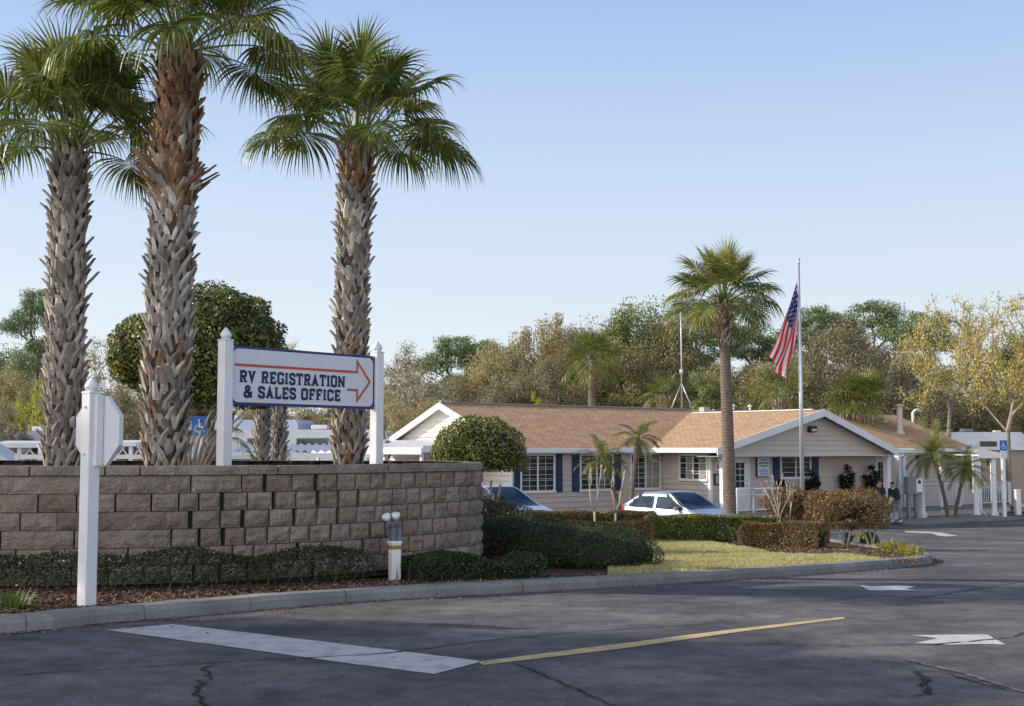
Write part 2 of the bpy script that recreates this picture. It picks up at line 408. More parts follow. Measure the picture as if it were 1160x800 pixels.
MULCH = multi('wood_mulch', [(0.3, (0.045, 0.024, 0.016)), (0.55, (0.13, 0.07, 0.045)), (0.75, (0.24, 0.15, 0.10))], 14, fine=55, bump=1.0, bscale=45, bdist=.04, fine_amt=.6)
LAWN = multi('dormant_lawn', [(0.3, (0.34, 0.28, 0.10)), (0.55, (0.56, 0.46, 0.20)), (0.75, (0.64, 0.55, 0.28))], 1.2, fine=60, bump=.8, bscale=60, bdist=.04)
inner = [(p.x, p.y) for p in offs(kpath, 0.33)]
poly_sheet('planting_bed', inner, 0.11, MULCH)
inner_np = np.array(inner)
def inside(pts, poly):
    x, y = pts[:, 0], pts[:, 1]; c = np.zeros(len(pts), bool); n = len(poly)
    for i in range(n):
        x0, y0 = poly[i]; x1, y1 = poly[(i + 1) % n]
        cond = ((y0 > y) != (y1 > y)) & (x < (x1 - x0) * (y - y0) / (y1 - y0 + 1e-12) + x0)
        c ^= cond
    return c
# lawn area: front edge = kerb, from x of juniper to near the tip
lawn_front = [p for p in offs(kpath, 0.345) if 1.2 < p.x and p.y < 25.2]
q = [gp(1012, 636, .12), gp(960, 629, .12), gp(880, 628, .12), gp(840, 620, .12), gp(800, 614, .12), gp(738, 611, .12), gp(690, 612, .12)]
cut = [p for p in lawn_front if p.x < q[0].x + .2 and p.y < q[0].y + 1]
lawn_poly = [(p.x, p.y) for p in cut] + [(p.x, p.y) for p in q]
poly_sheet('lawn', lawn_poly, 0.128, LAWN)
rs = np.random.RandomState(3)
def scatter(poly, n):
    a = np.array(poly); lo, hi = a.min(0), a.max(0); out = []
    while sum(len(o) for o in out) < n:
        p = rs.uniform(lo, hi, (n, 2)); out.append(p[inside(p, poly)])
    return np.concatenate(out)[:n]
def gz(y): return np.array([g(v) for v in np.round(y, 1)])
gcache = {}
def gzf(y):
    r = np.empty(len(y))
    for i, v in enumerate(np.round(y, 1)):
        if v not in gcache: gcache[v] = g(v)
        r[i] = gcache[v]
    return r
p = scatter(lawn_poly, 60000)
dens = np.array([noise.noise(Vector((a * .8, b * .8, 0))) for a, b in p]); p = p[dens > -.25]
n_ = len(p); h = rs.uniform(.02, .06, n_); a = rs.uniform(0, 6.28, n_)
base = np.stack([p[:, 0], p[:, 1], gzf(p[:, 1]) + .125], 1)
dx = np.stack([np.cos(a), np.sin(a), 0 * a], 1) * .008
tipv = base + np.stack([rs.normal(0, .02, n_), rs.normal(0, .02, n_), h], 1)
GRASS = leafmat('dormant_grass_blades', (0.26, 0.27, 0.09), (0.58, 0.51, 0.24), (0.76, 0.68, 0.40), 0.3, 0.6, 0.5)
mb = MB(); mb.quads(np.stack([base - dx, base + dx, tipv + dx * .2, tipv - dx * .2], 1), 0)
o = mb.build('grass', GRASS); o['kind'] = 'stuff'; o['label'] = 'short dormant yellow-green lawn grass inside the kerb'; o['category'] = 'grass'
# wood chips in the visible beds
bedpoly = [pt for pt in inner if pt[1] < 22 and -9 < pt[0] < 1.5]
bed_l = bedpoly + [(1.3, 18.0), (0.2, 17.6), (-1.2, 16.9), (-2.6, 15.9), (-4.1, 15.2), (-9, 14.9)]
p1 = scatter(bed_l, 42000)
bq = [gp(1048, 635, .12), gp(1020, 629.5, .12), gp(960, 620, .12), gp(880, 614, .12), gp(830, 614, .12), gp(850, 624, .12), gp(900, 630, .12), gp(960, 631, .12), gp(1012, 636.5, .12), gp(1035, 637.5, .12)]
p2 = scatter([(v.x, v.y) for v in bq], 9000)
p = np.concatenate([p1, p2]); n_ = len(p)
pos = np.stack([p[:, 0], p[:, 1], gzf(p[:, 1]) + .115 + rs.uniform(0, .03, n_)], 1)
CHIP = leafmat('wood_chips', (0.05, 0.028, 0.018), (0.20, 0.12, 0.075), (0.40, 0.29, 0.20), 0.0, 0.85, 1.0)
nr = np.tile([0, 0, 1.0], (n_, 1))
mb = MB(); mb.quads(leafquads(rs, pos, rs.uniform(.03, .09, n_), .35, nr, .55), 0)
o = mb.build('mulch_chips', CHIP); o['kind'] = 'stuff'; o['label'] = 'brown wood chip mulch covering the planting beds'; o['category'] = 'mulch'

rs = np.random.RandomState(15); kpn = [p for p in kpath if p.y < 26 and p.x < 9 and p.x > -9]; n_ = 5200
ii = rs.randint(1, len(kpn) - 1, n_); d_ = np.abs(rs.exponential(.16, n_)); pos = []
for i, dd in zip(ii, d_):
    a_, b_ = kpn[i], kpn[i - 1]; t_ = (a_ - b_).normalized(); p_ = b_.lerp(a_, rs.rand()) + Vector((t_.y, -t_.x, 0)) * (dd + .02); pos.append((p_.x, p_.y, g(p_.y) + .012))
pos = np.array(pos); sc2 = scatter([(-9, 8), (12, 8), (12, 24), (-9, 24)], 1500); outm = ~inside(sc2, [tuple(q_) for q_ in inner]); sc2 = sc2[outm]
pos = np.concatenate([pos, np.stack([sc2[:, 0], sc2[:, 1], gzf(sc2[:, 1]) + .012], 1)]); n_ = len(pos)
mb = MB(); mb.quads(leafquads(rs, pos, rs.uniform(.008, .045, n_), .5, np.tile([0, 0, 1.0], (n_, 1)), .35))
o = mb.build('leaf_litter', leafmat('litter', (.06, .04, .025), (.22, .15, .09), (.36, .30, .2), 0, .9)); o['kind'] = 'stuff'; o['label'] = 'fallen leaf bits and grit lying along the kerb and road'; o['category'] = 'litter'

# ---- painted markings
PAINT = multi('worn_white_road_paint', [(0.3, (0.42, 0.42, 0.41)), (0.5, (0.66, 0.66, 0.64)), (0.8, (0.74, 0.74, 0.72))], 5, fine=70, bump=.3, fine_amt=.45)
PAINTY = multi('worn_yellow_road_paint', [(0.3, (0.50, 0.38, 0.20)), (0.6, (0.74, 0.57, 0.31))], 5, fine=70, bump=.3, fine_amt=.45)
def wear(m, thr=0.60):
    nt = m.node_tree; b = [n for n in nt.nodes if n.type == 'BSDF_PRINCIPLED'][0]; src = b.inputs['Base Color'].links[0].from_socket
    tc = N(nt, 'ShaderNodeTexCoord'); mp = N(nt, 'ShaderNodeMapping'); mp.inputs['Scale'].default_value = (1, 1, 1); nt.links.new(tc.outputs['Object'], mp.inputs[0])
    n = N(nt, 'ShaderNodeTexNoise', Scale=9.0, Detail=12.0, Roughness=0.82); nt.links.new(mp.outputs[0], n.inputs['Vector'])
    f = ramp(nt, n.outputs['Fac'], [(thr - .03, (0, 0, 0)), (thr + .03, (.9, .9, .9))])
    mx = N(nt, 'ShaderNodeMixRGB'); mx.inputs[2].default_value = (.10, .095, .092, 1)
    nt.links.new(f, mx.inputs[0]); nt.links.new(src, mx.inputs[1]); nt.links.new(mx.outputs[0], b.inputs['Base Color'])
wear(PAINT, .60); wear(PAINTY, .61)
def mark(name, px, mat, off=.005):
    pts = [gp(*q_) for q_ in px]
    cx = sum(p.x for p in pts) / len(pts); cy = sum(p.y for p in pts) / len(pts)
    import bmesh
    bm = bmesh.new(); f = bm.faces.new([bm.verts.new((p.x, p.y, 0)) for p in pts])
    y0 = min(p.y for p in pts); y1 = max(p.y for p in pts); k = math.ceil(y0)
    while k < y1:
        bmesh.ops.bisect_plane(bm, geom=bm.verts[:] + bm.edges[:] + bm.faces[:], plane_co=(0, k, 0), plane_no=(0, 1, 0)); k += 1
    bmesh.ops.triangulate(bm, faces=bm.faces[:])
    for v in bm.verts: v.co.z = g(v.co.y) + off
    bm.normal_update()
    for f in bm.faces:
        if f.normal.z < 0: f.normal_flip()
    me = bpy.data.meshes.new(name); bm.to_mesh(me); bm.free(); me.materials.append(mat)
    o = bpy.data.objects.new(name, me); COL.objects.link(o); o['kind'] = 'structure'; return o
mark('stop_line', [(120, 714.5), (196, 708), (543, 750), (540, 752), (492, 764.5), (400, 753)], PAINT)
mark('centre_line', [(541, 750.5), (700, 731), (830, 714), (955, 699.5), (958, 701.5), (835, 717.5), (700, 736), (548, 754.5)], PAINTY)
mark('road_arrow_marking', [(1033, 720.5), (1118, 720), (1139, 731.5), (1112, 730.5), (1077, 731.5), (1037, 729.5), (1062, 724)], PAINT)
mark('road_arrow_marking', [(974, 663.8), (988, 665), (1018, 663.8), (1038, 665.2), (1026, 667.5), (1043, 669.8), (984, 669.5)], PAINT)
mark('road_arrow_marking', [(1025, 602), (1052, 602.6), (1068, 604), (1085, 607), (1072, 608), (1062, 607), (1056, 604.5), (1026, 603.3)], PAINT)
# cracks
CRACK = simple('crack_dark', (0.012, 0.012, 0.013), 0.95, 0.3, 20)
SEAL = simple('crack_pale_edge', (0.17, 0.16, 0.145), 0.9, 0.4, 20)
def crack(px, w, seed, mat=CRACK, jit=.03, label=None):
    rr = random.Random(seed); P = resample(smoothpath([Vector((p.x, p.y, 0)) for p in [gp(*q_) for q_ in px]], 6), .05)
    mb = MB(); vs = []; j = 0; drift = 0.0
    for i, p in enumerate(P):
        t = (P[min(i + 1, len(P) - 1)] - P[max(i - 1, 0)]).normalized(); nn = Vector((-t.y, t.x, 0))
        drift = drift * .85 + rr.gauss(0, jit * .5); c = p + nn * drift
        ww = w * (.35 + rr.random()) * min(1, i / 4 + .1, (len(P) - 1 - i) / 4 + .1) / 2
        vs += [tuple(c - nn * ww + Vector((0, 0, g(c.y) + .009))), tuple(c + nn * ww + Vector((0, 0, g(c.y) + .009)))]
    mb.add(vs, [(2 * i, 2 * i + 1, 2 * i + 3, 2 * i + 2) for i in range(len(P) - 1)])
    o = mb.build('road_crack', mat); o['kind'] = 'structure'; return o
crack([(0, 768), (120, 760), (240, 752), (330, 748), (430, 742), (480, 738)], .022, 1, jit=.015)
crack([(235, 752), (238, 770), (233, 785), (240, 800), (236, 830)], .028, 2, jit=.05)
crack([(430, 742), (470, 738), (540, 728), (640, 719), (760, 710), (840, 704)], .022, 3, jit=.015)
crack([(575, 752), (600, 760), (640, 778), (690, 800), (730, 820)], .025, 4, jit=.02)
crack([(1028, 790), (1040, 785), (1044, 772), (1052, 765), (1066, 762)], .05, 5, jit=.05)
crack([(1020, 746), (1060, 757), (1110, 771), (1170, 790)], .05, 6, SEAL, jit=.02)
crack([(940, 733), (1000, 732), (1060, 731), (1120, 726), (1170, 716)], .025, 7, jit=.02)
crack([(1026, 680), (1070, 674), (1120, 666), (1170, 658)], .03, 8, jit=.02)
crack([(820, 731), (900, 732), (960, 733)], .014, 9, jit=.02)
crack([(1070, 762), (1110, 775), (1150, 786)], .03, 10, jit=.03)
crack([(520, 742), (560, 745), (600, 744)], .02, 11, jit=.03)
crack([(0, 709.5+11), (60, 714), (130, 706.5), (210, 701)], .06, 12, SEAL, jit=.03)
crack([(600, 676), (680, 671), (760, 666), (800, 664.5)], .03, 13, SEAL, jit=.02)

# ------------------------------------------------------------------ retaining wall
BLOCK = multi('split_face_block', [(0.25, (0.19, 0.15, 0.115)), (0.5, (0.34, 0.275, 0.215)), (0.75, (0.47, 0.39, 0.31))], 2.0, fine=28, bump=.9, bscale=38, bdist=.03, rough=.95, fine_amt=.4)
BLOCK2 = multi('split_face_block_light', [(0.25, (0.22, 0.18, 0.145)), (0.5, (0.38, 0.315, 0.25)), (0.75, (0.51, 0.435, 0.355))], 2.4, fine=28, bump=.9, bscale=38, bdist=.03, rough=.95, fine_amt=.4)
BLOCK3 = multi('split_face_block_brown', [(0.25, (0.17, 0.13, 0.095)), (0.5, (0.30, 0.235, 0.18)), (0.75, (0.42, 0.345, 0.27))], 1.7, fine=28, bump=.9, bscale=38, bdist=.03, rough=.95, fine_amt=.4)
WDARK = simple('wall_joint_dark', (0.03, 0.026, 0.023), 0.95, 0.2, 5)
wp = [(-11, 15.3), (-8, 15.15), (-6.1, 15.2), (-5.1, 15.35), (-4.1, 15.6), (-3.3, 15.95), (-2.6, 16.4), (-2.05, 16.9), (-1.56, 17.45), (-1.0, 18.15), (-0.62, 18.75), (-0.47, 19.35), (-0.6, 20.2), (-1.2, 21.3), (-2.6, 22.4), (-5, 22.9), (-11, 22.9)]
wpath = resample(smoothpath([Vector((a, b, 0)) for a, b in wp], 10), .02)
WZ0, NC, CH = .08, 6, .216
WTOP = WZ0 + NC * CH + .11   # ~1.49
def wat(s):
    i = max(0, min(len(wpath) - 2, int(s / .02))); p = wpath[i]
    t = (wpath[min(i + 3, len(wpath) - 1)] - wpath[max(i - 3, 0)]).normalized()
    return p, t, Vector((t.y, -t.x, 0))    # outward normal (to camera side)
rr = random.Random(11); wall = thing('retaining_wall', 'curved retaining wall of brown split-face concrete blocks with flat cap stones', 'retaining wall')
mb = MB(); Ltot = (len(wpath) - 1) * .02; Lfront = 15.5
def block(mb, s0, s1, z0, z1, out, rough, mi, nx=6, nz=4, depth=.22, seed=0):
    vs = []; fs = []
    for j in range(nz + 1):
        for i in range(nx + 1):
            u, v = i / nx, j / nz; s = s0 + (s1 - s0) * u
            p, t, nn = wat(s)
            edge = min(u, 1 - u) * (s1 - s0), min(v, 1 - v) * (z1 - z0)
            e = min(1, min(edge) / .035)
            dsp = out - rough * .9 * (1 - e) + rough * noise.noise(Vector((s * 9, z0 * 9 + v * 2.2, seed * 3.7))) * (0.5 + .5 * e) * 1.3
            q_ = p + nn * dsp; vs.append((q_.x, q_.y, z0 + (z1 - z0) * v + (rr.uniform(-.004, .004) if 0 < j < nz else 0)))
    k = nx + 1
    for j in range(nz):
        for i in range(nx): fs.append((j * k + i, j * k + i + 1, (j + 1) * k + i + 1, (j + 1) * k + i))
    b0 = len(vs)
    ring = [(0, j) for j in range(nz + 1)] + [(i, nz) for i in range(1, nx + 1)] + [(nx, j) for j in range(nz - 1, -1, -1)] + [(i, 0) for i in range(nx - 1, 0, -1)]
    for i, j in ring:
        s = s0 + (s1 - s0) * i / nx; p, t, nn = wat(s); q_ = p - nn * depth
        vs.append((q_.x, q_.y, z0 + (z1 - z0) * j / nz))
    for a in range(len(ring)):
        b = (a + 1) % len(ring); ia = ring[a][1] * k + ring[a][0]; ib = ring[b][1] * k + ring[b][0]
        fs.append((ib, ia, b0 + a, b0 + b))
    mb.add(vs, fs, mi)
for c in range(NC):
    s = -.1 + (c % 2) * .23 + rr.uniform(-.03, .03)
    z0 = WZ0 + c * CH; z1 = z0 + CH - .008
    while s < Ltot - .6:
        front = s < Lfront
        curved = 6.6 < s < 13.5
        if curved:
            w_ = .27 * rr.uniform(.85, 1.15); gap = rr.choice([.012, .02, .03, .06]) if s < 9.6 else .02
        else: w_ = .415 * rr.uniform(.95, 1.05); gap = .009
        if s + w_ > 0:
            block(mb, max(s, .02), s + w_, z0, z1, rr.uniform(-.01, .012) + (.02 if curved else 0), .03 if curved else .02, rr.choice([0, 0, 1, 2]), nx=6 if front else 2, nz=4 if front else 1, seed=rr.random() * 50)
        s += w_ + gap
mb.build('wall_blocks', [BLOCK, BLOCK2, BLOCK3], wall)
mb = MB(); s = .05
while s < Ltot - .6:
    w_ = .42 * rr.uniform(.9, 1.1); block(mb, s, s + w_, WTOP - .108, WTOP + rr.uniform(-.004, .004), .035 + rr.uniform(-.012, .012), .008, rr.choice([0, 1, 1]), nx=4, nz=2, depth=.3, seed=rr.random() * 50); s += w_ + .008
mb.build('cap_stones', [BLOCK, BLOCK2], wall)
mb = MB(); pts_ = [wat(s_ * .2) for s_ in range(int(Ltot / .2) - 2)]
vs = []
for p, t, nn in pts_:
    a, b = p - nn * .06, p - nn * .2
    vs += [(a.x, a.y, 0), (a.x, a.y, WTOP - .12), (b.x, b.y, WTOP - .12)]
mb.add(vs, [(3 * i + k, 3 * i + 3 + k, 3 * i + 4 + k, 3 * i + 1 + k) for i in range(len(pts_) - 1) for k in range(2)])
mb.build('backing', WDARK, wall)
soil = [(p.x - nn.x * .15, p.y - nn.y * .15) for p, t, nn in pts_]
mb = MB(); mb.add([(x, y, WTOP - .08) for x, y in soil], [tuple(range(len(soil)))])
o = mb.build('planter_soil', MULCH); o['kind'] = 'structure'
SOIL = WTOP - .08

# ------------------------------------------------------------------ foliage helpers
def shell_leaves(rs, blobs, n, size, aspect=.5, thick=.12, floor=None, lump=.06, lscale=2.2):
    """leaves near the surface of a union of ellipsoids (c, r)"""
    P = []; Nn = []; areas = np.array([b[1][0] * b[1][1] + b[1][2] * b[1][0] + b[1][1] * b[1][2] for b in blobs]); areas = areas / areas.sum()
    for (c, r), ar in zip(blobs, areas):
        k = int(n * ar); d = rnd_unit(rs, k); c = np.array(c); r = np.array(r)
        off = 1 - np.abs(rs.normal(0, thick, k)) + np.array([noise.noise(Vector(tuple(x * lscale))) for x in (c + d * r)]) * lump * 2
        p = c + d * r * off[:, None]
        keep = np.ones(k, bool)
        for (c2, r2) in blobs:
            if (c2, r2) is not None:
                q = (p - np.array(c2)) / np.array(r2); keep &= (np.linalg.norm(q, axis=1) > .72)
        if floor is not None: keep &= p[:, 2] > floor
        P.append(p[keep]); Nn.append(d[keep])
    P = np.concatenate(P); Nn = np.concatenate(Nn)
    return leafquads(rs, P, np.full(len(P), size), aspect, Nn, .9)
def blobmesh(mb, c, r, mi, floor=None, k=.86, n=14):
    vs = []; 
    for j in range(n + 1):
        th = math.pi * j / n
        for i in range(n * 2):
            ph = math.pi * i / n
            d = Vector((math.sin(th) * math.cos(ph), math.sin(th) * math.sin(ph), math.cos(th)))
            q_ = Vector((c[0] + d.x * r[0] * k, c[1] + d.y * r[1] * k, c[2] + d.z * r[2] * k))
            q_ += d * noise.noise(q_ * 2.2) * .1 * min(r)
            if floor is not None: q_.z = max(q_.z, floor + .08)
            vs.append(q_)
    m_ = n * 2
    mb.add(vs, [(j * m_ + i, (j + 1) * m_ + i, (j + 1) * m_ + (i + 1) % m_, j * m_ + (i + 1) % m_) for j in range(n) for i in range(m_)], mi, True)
DARKIN = simple('shrub_interior', (0.012, 0.014, 0.008), 0.95, 0.3, 6)  # near-black solid core added inside the foliage to block light
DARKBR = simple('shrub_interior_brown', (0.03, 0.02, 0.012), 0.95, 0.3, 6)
def hedge(name, label, path, width, height, n, leaf, mats, off=.12, seed=1, inner=True, aspect=.5, ragged=.05, group=None, bare=0.0, cat='hedge'):
    """clipped hedge following path (list of (x,y)); leaves on top & sides, twigs, dark heart"""
    rs = np.random.RandomState(seed); P = resample(smoothpath([Vector((a, b, 0)) for a, b in path], 8), .1)
    L_ = len(P); base = P[L_ // 2]; bz = g(base.y) + off
    t = thing(name, label, cat, (base.x, base.y, bz), 0, group)
    T = np.array([[*((P[min(i + 1, L_ - 1)] - P[max(i - 1, 0)]).normalized())] for i in range(L_)]); PP = np.array([[p.x, p.y, p.z] for p in P])
    idx = rs.uniform(0, L_ - 1.001, n); i0 = idx.astype(int); fr = (idx - i0)[:, None]
    c = PP[i0] * (1 - fr) + PP[i0 + 1] * fr; tt = T[i0]; nn = np.stack([-tt[:, 1], tt[:, 0], 0 * tt[:, 0]], 1)
    hv = np.array([noise.noise(Vector((x * 1.1, y * 1.1, seed))) for x, y in c[:, :2]]) * ragged * 2
    H = height + hv
    which = rs.uniform(0, 1, n); pt = width / (width + 2 * height)
    u = rs.uniform(-1, 1, n); v = rs.uniform(0, 1, n) ** .8
    side = np.where(rs.rand(n) < .5, -1, 1)
    dep = np.abs(rs.normal(0, .05, n)) * (1 + 0 * v)
    top = which < pt
    lat = np.where(top, u * width / 2, side * (width / 2 - dep + rs.normal(0, .015, n) + .04 * np.array([noise.noise(Vector((x * 3, y * 3, z_ * 2))) for x, y, z_ in zip(c[:, 0], c[:, 1], v)])))
    ed = np.clip((np.abs(u) - .75) / .25, 0, 1) ** 2 * .06
    z = np.where(top, H - dep - ed, v * H * .97)
    pos = c + nn * lat[:, None]; gy = gzf(pos[:, 1]) + off
    # rounded ends
    enddist = np.minimum(idx, L_ - 1 - idx) * .1
    z = np.where(enddist < .12, z * (.7 + .3 * enddist / .12), z)
    pos[:, 2] = gy + z - bz; pos[:, 0] -= base.x; pos[:, 1] -= base.y
    if bare > 0: keep = (z / height > bare) | (rs.rand(n) < .25); pos = pos[keep]; top = top[keep]; nn = nn[keep]; side = side[keep]
    nrm = np.where(top[:, None], np.array([[0, 0, 1.0]]), nn * side[:, None])
    m2 = rs.rand(len(pos)) < .25
    mb = MB(); mb.quads(leafquads(rs, pos[~m2], np.full((~m2).sum(), leaf), aspect, nrm[~m2], 1.0), 0)
    mb.quads(leafquads(rs, pos[m2], np.full(m2.sum(), leaf), aspect, nrm[m2], 1.3), 1)
    mb.build('foliage', mats[:2], t)
    # twigs and heart
    mb = MB(); rr = random.Random(seed)
    for i in range(0, L_ - 1, 3):
        for k in range(2):
            p = P[i] + Vector((rr.uniform(-.1, .1), rr.uniform(-.1, .1), 0)); z0 = g(p.y) + off - .03
            q_ = p + Vector((rr.uniform(-.25, .25), rr.uniform(-.25, .25) * width, 0))
            mb.tube([(p.x - base.x, p.y - base.y, z0 - bz), ((p.x + q_.x) / 2 - base.x, (p.y + q_.y) / 2 - base.y, z0 - bz + height * .4), (q_.x - base.x, q_.y - base.y, z0 - bz + height * .85)], [.012, .008, .004], 4)
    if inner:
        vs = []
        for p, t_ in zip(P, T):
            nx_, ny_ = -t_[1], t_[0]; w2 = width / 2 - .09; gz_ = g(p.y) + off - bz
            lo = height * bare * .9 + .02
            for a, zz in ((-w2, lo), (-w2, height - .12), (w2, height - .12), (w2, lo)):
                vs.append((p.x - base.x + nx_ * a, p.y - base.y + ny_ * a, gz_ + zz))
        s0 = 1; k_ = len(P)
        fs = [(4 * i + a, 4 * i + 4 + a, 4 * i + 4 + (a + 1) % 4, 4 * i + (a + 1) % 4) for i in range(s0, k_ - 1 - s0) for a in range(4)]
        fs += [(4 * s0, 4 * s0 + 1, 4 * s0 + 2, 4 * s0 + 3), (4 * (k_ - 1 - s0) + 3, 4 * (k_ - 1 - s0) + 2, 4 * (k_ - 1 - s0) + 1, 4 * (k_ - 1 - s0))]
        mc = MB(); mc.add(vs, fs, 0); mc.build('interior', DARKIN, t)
    mb.build('stems', BARK, t)
    return t

L_DARK = leafmat('hedge_dark_green', (0.012, 0.02, 0.008), (0.045, 0.06, 0.02), (0.09, 0.10, 0.04), 0.2, 0.45)
L_GREEN = leafmat('hedge_green', (0.045, 0.062, 0.014), (0.27, 0.30, 0.055), (0.62, 0.60, 0.20), 0.45, 0.35, 1.2, .6)
L_BROWN = leafmat('hedge_red_brown', (0.09, 0.052, 0.022), (0.27, 0.17, 0.075), (0.46, 0.33, 0.15), 0.25, 0.5, 1.3)
L_OLIVE = leafmat('hedge_olive', (0.06, 0.058, 0.02), (0.22, 0.19, 0.06), (0.42, 0.35, 0.14), 0.25, 0.5, 1.3)
L_JUN = leafmat('juniper_green', (0.014, 0.036, 0.012), (0.055, 0.10, 0.03), (0.11, 0.15, 0.05), 0.15, 0.6, 1.5)
L_PLUM = leafmat('shrub_plum_brown', (0.025, 0.018, 0.012), (0.08, 0.055, 0.035), (0.13, 0.09, 0.05), 0.15, 0.6, 1.5)

# low hedges along the wall foot
hedge('low_hedge', 'low thin dark hedge along the foot of the block wall, left of the white pedestal', [(-8.2, 14.55), (-6, 14.6), (-4.6, 14.8), (-3.4, 15.1), (-2.4, 15.7), (-1.75, 16.25)], .42, .44, 17000, .036, [L_DARK, L_DARK], seed=5, bare=.22, ragged=.07, inner=False)
hedge('low_hedge', 'dark spreading hedge between the white pedestal and the end of the block wall', [(-1.35, 16.3), (-.7, 16.75), (0.0, 17.1), (.35, 17.3)], .75, .30, 14000, .036, [L_DARK, L_JUN], seed=6, ragged=.08)

# ------------------------------------------------------------------ sabal palms
def boots(mb, rr, axis, z0, z1, r0, r1, per, dz, mi_fn, stub, arm=.22, wid=.088, bulge=None, flare=1.0):
    z = z0; k = 0
    while z < z1:
        f = (z - z0) / (z1 - z0); r = r0 + (r1 - r0) * f
        if bulge: r *= bulge(f)
        for j in range(per):
            th = 2 * math.pi * (j + .5 * (k % 2)) / per + rr.uniform(-.12, .12); c = axis(z)
            def S(a, zz, o): 
                cc = axis(zz); return Vector((cc.x + math.cos(a) * (r + o), cc.y + math.sin(a) * (r + o), zz))
            mi = mi_fn(f, rr)
            nz_ = noise.noise(Vector((math.cos(th) * 1.3, math.sin(th) * 1.3, z * 1.4 + r0 * 90)))
            if rr.random() < .04 + max(0, nz_) * .22: continue
            scl_ = 1 + nz_ * .8
            half = math.pi / per * .95
            sk = rr.uniform(-.22, .22); st = stub * rr.uniform(.35, 1.5) * scl_; out = rr.uniform(.35, 1.1) * flare
            apex = S(th + sk * .3, z + .03, .035)
            for sgn in (-1, 1):
                if rr.random() < .30: continue
                a = S(th + sgn * half, z - arm, .004); m_ = S(th + sgn * half * .55, z - arm * .45, .022)
                pts = [a, m_, apex]
                tg = Vector((-math.sin(th), math.cos(th), 0))
                w_ = wid * rr.uniform(.8, 1.15)
                nout = Vector((math.cos(th), math.sin(th), 0))
                vs = []
                for i, p in enumerate(pts):
                    ww = w_ * (0.75, .85, .6)[i]; side = (tg * .8 + Vector((0, 0, sgn * .6))).normalized() * ww / 2
                    vs += [p - side, p + nout * .016, p + side]
                mb.add(vs, [(0, 1, 4, 3), (1, 2, 5, 4), (3, 4, 7, 6), (4, 5, 8, 7)], mi)
            # stub
            tg = Vector((-math.sin(th), math.cos(th), 0)); no = Vector((math.cos(th), math.sin(th), 0))
            ln = st; p0 = S(th, z - .07, .02); p1 = apex + no * .012; p2 = p1 + (Vector((0, 0, 1)) * .8 + no * out * .7 + tg * sk * 3).normalized() * ln
            vs = []
            for p, ww, th_ in ((p0, wid * 1.2, .014), (p1, wid * 1.05, .030), (p2, wid * .72, .022)):
                vs += [p - tg * ww / 2 - no * 0, p + no * th_, p + tg * ww / 2, p - no * th_]
            mb.add(vs, [(i * 4 + a, i * 4 + (a + 1) % 4, i * 4 + 4 + (a + 1) % 4, i * 4 + 4 + a) for i in range(2) for a in range(4)] + [(8, 9, 10, 11)], mi)
        z += dz; k += 1
def frond(rs, az, el, pet, fan, nseg, droop, wilt=0.0):
    """one costapalmate fan leaf; returns MB with petiole (0) and segments (1)"""
    mb = MB(); d = Vector((math.cos(az) * math.cos(el), math.sin(az) * math.cos(el), math.sin(el)))
    hz = Vector((math.cos(az), math.sin(az), 0)); pts = []; p = hz * .06; dirv = d.copy()
    for i in range(7):
        pts.append(p.copy()); p = p + dirv * pet / 6; dirv = (dirv + Vector((0, 0, -droop * .07 * (1.2 - abs(dirv.z) * .5)))).normalized()
    mb.tube(pts, [.022, .018, .016, .014, .012, .011, .010], 5, 0)
    o = pts[-1]; f = dirv; s = f.cross(Vector((0, 0, 1)))
    if s.length < .15: s = Vector((-math.sin(az), math.cos(az), 0))
    s.normalize(); nn = s.cross(f).normalized()
    roll = rs.uniform(-.5, .5); s, nn = s * math.cos(roll) + nn * math.sin(roll), nn * math.cos(roll) - s * math.sin(roll)
    quads = []
    A = R(rs.uniform(118, 150))
    costa = fan * .28
    for k in range(nseg):
        u = -1 + 2 * (k + .5) / nseg; ph = u * A + rs.normal(0, .012)
        # segments leave from along the recurved costa
        ct = (1 - abs(u)) ** .8; org = o + f * costa * ct + Vector((0, 0, -1)) * .10 * ct * ct * fan
        dr = (f * math.cos(ph) + s * math.sin(ph)); dr = (dr + nn * (.28 * abs(u) - .04)).normalized()
        Ls = fan * (.80 + .22 * math.cos(ph * .6)) * rs.uniform(.9, 1.06) * (1 - .22 * ct)
        tw = rs.uniform(-.35, .35) + (.35 if k % 2 else -.35); w0 = 2 * A / nseg
        st = [0, .22, .42, .58, .73, .87, 1.0]; pr = None; gr = (droop * rs.uniform(.7, 1.3) + wilt) * .42
        sd = dr.cross(nn).normalized(); sd = (sd * math.cos(tw) + nn * math.sin(tw)); q_ = org.copy(); dd = dr.copy(); pt_ = 0
        wag = Vector(rs.normal(0, .035, 3))
        for t in st:
            q_ = q_ + dd * Ls * (t - pt_); pt_ = t
            if t > .1: dd = (dd + Vector((0, 0, -1)) * gr * (.6 + t * .9) + wag * (t > .5)).normalized()
            wd = min(w0 * Ls * t * .95 + .006, .030 * fan) * (1 if t < .42 else max(.05, (1 - t) / .58)) * 1.35
            a, b = q_ - sd * wd / 2, q_ + sd * wd / 2
            if pr: quads += [pr[0], pr[1], b, a]
            pr = (a, b)
    mb.quads(np.array([tuple(v) for v in quads]), 1, False); return mb
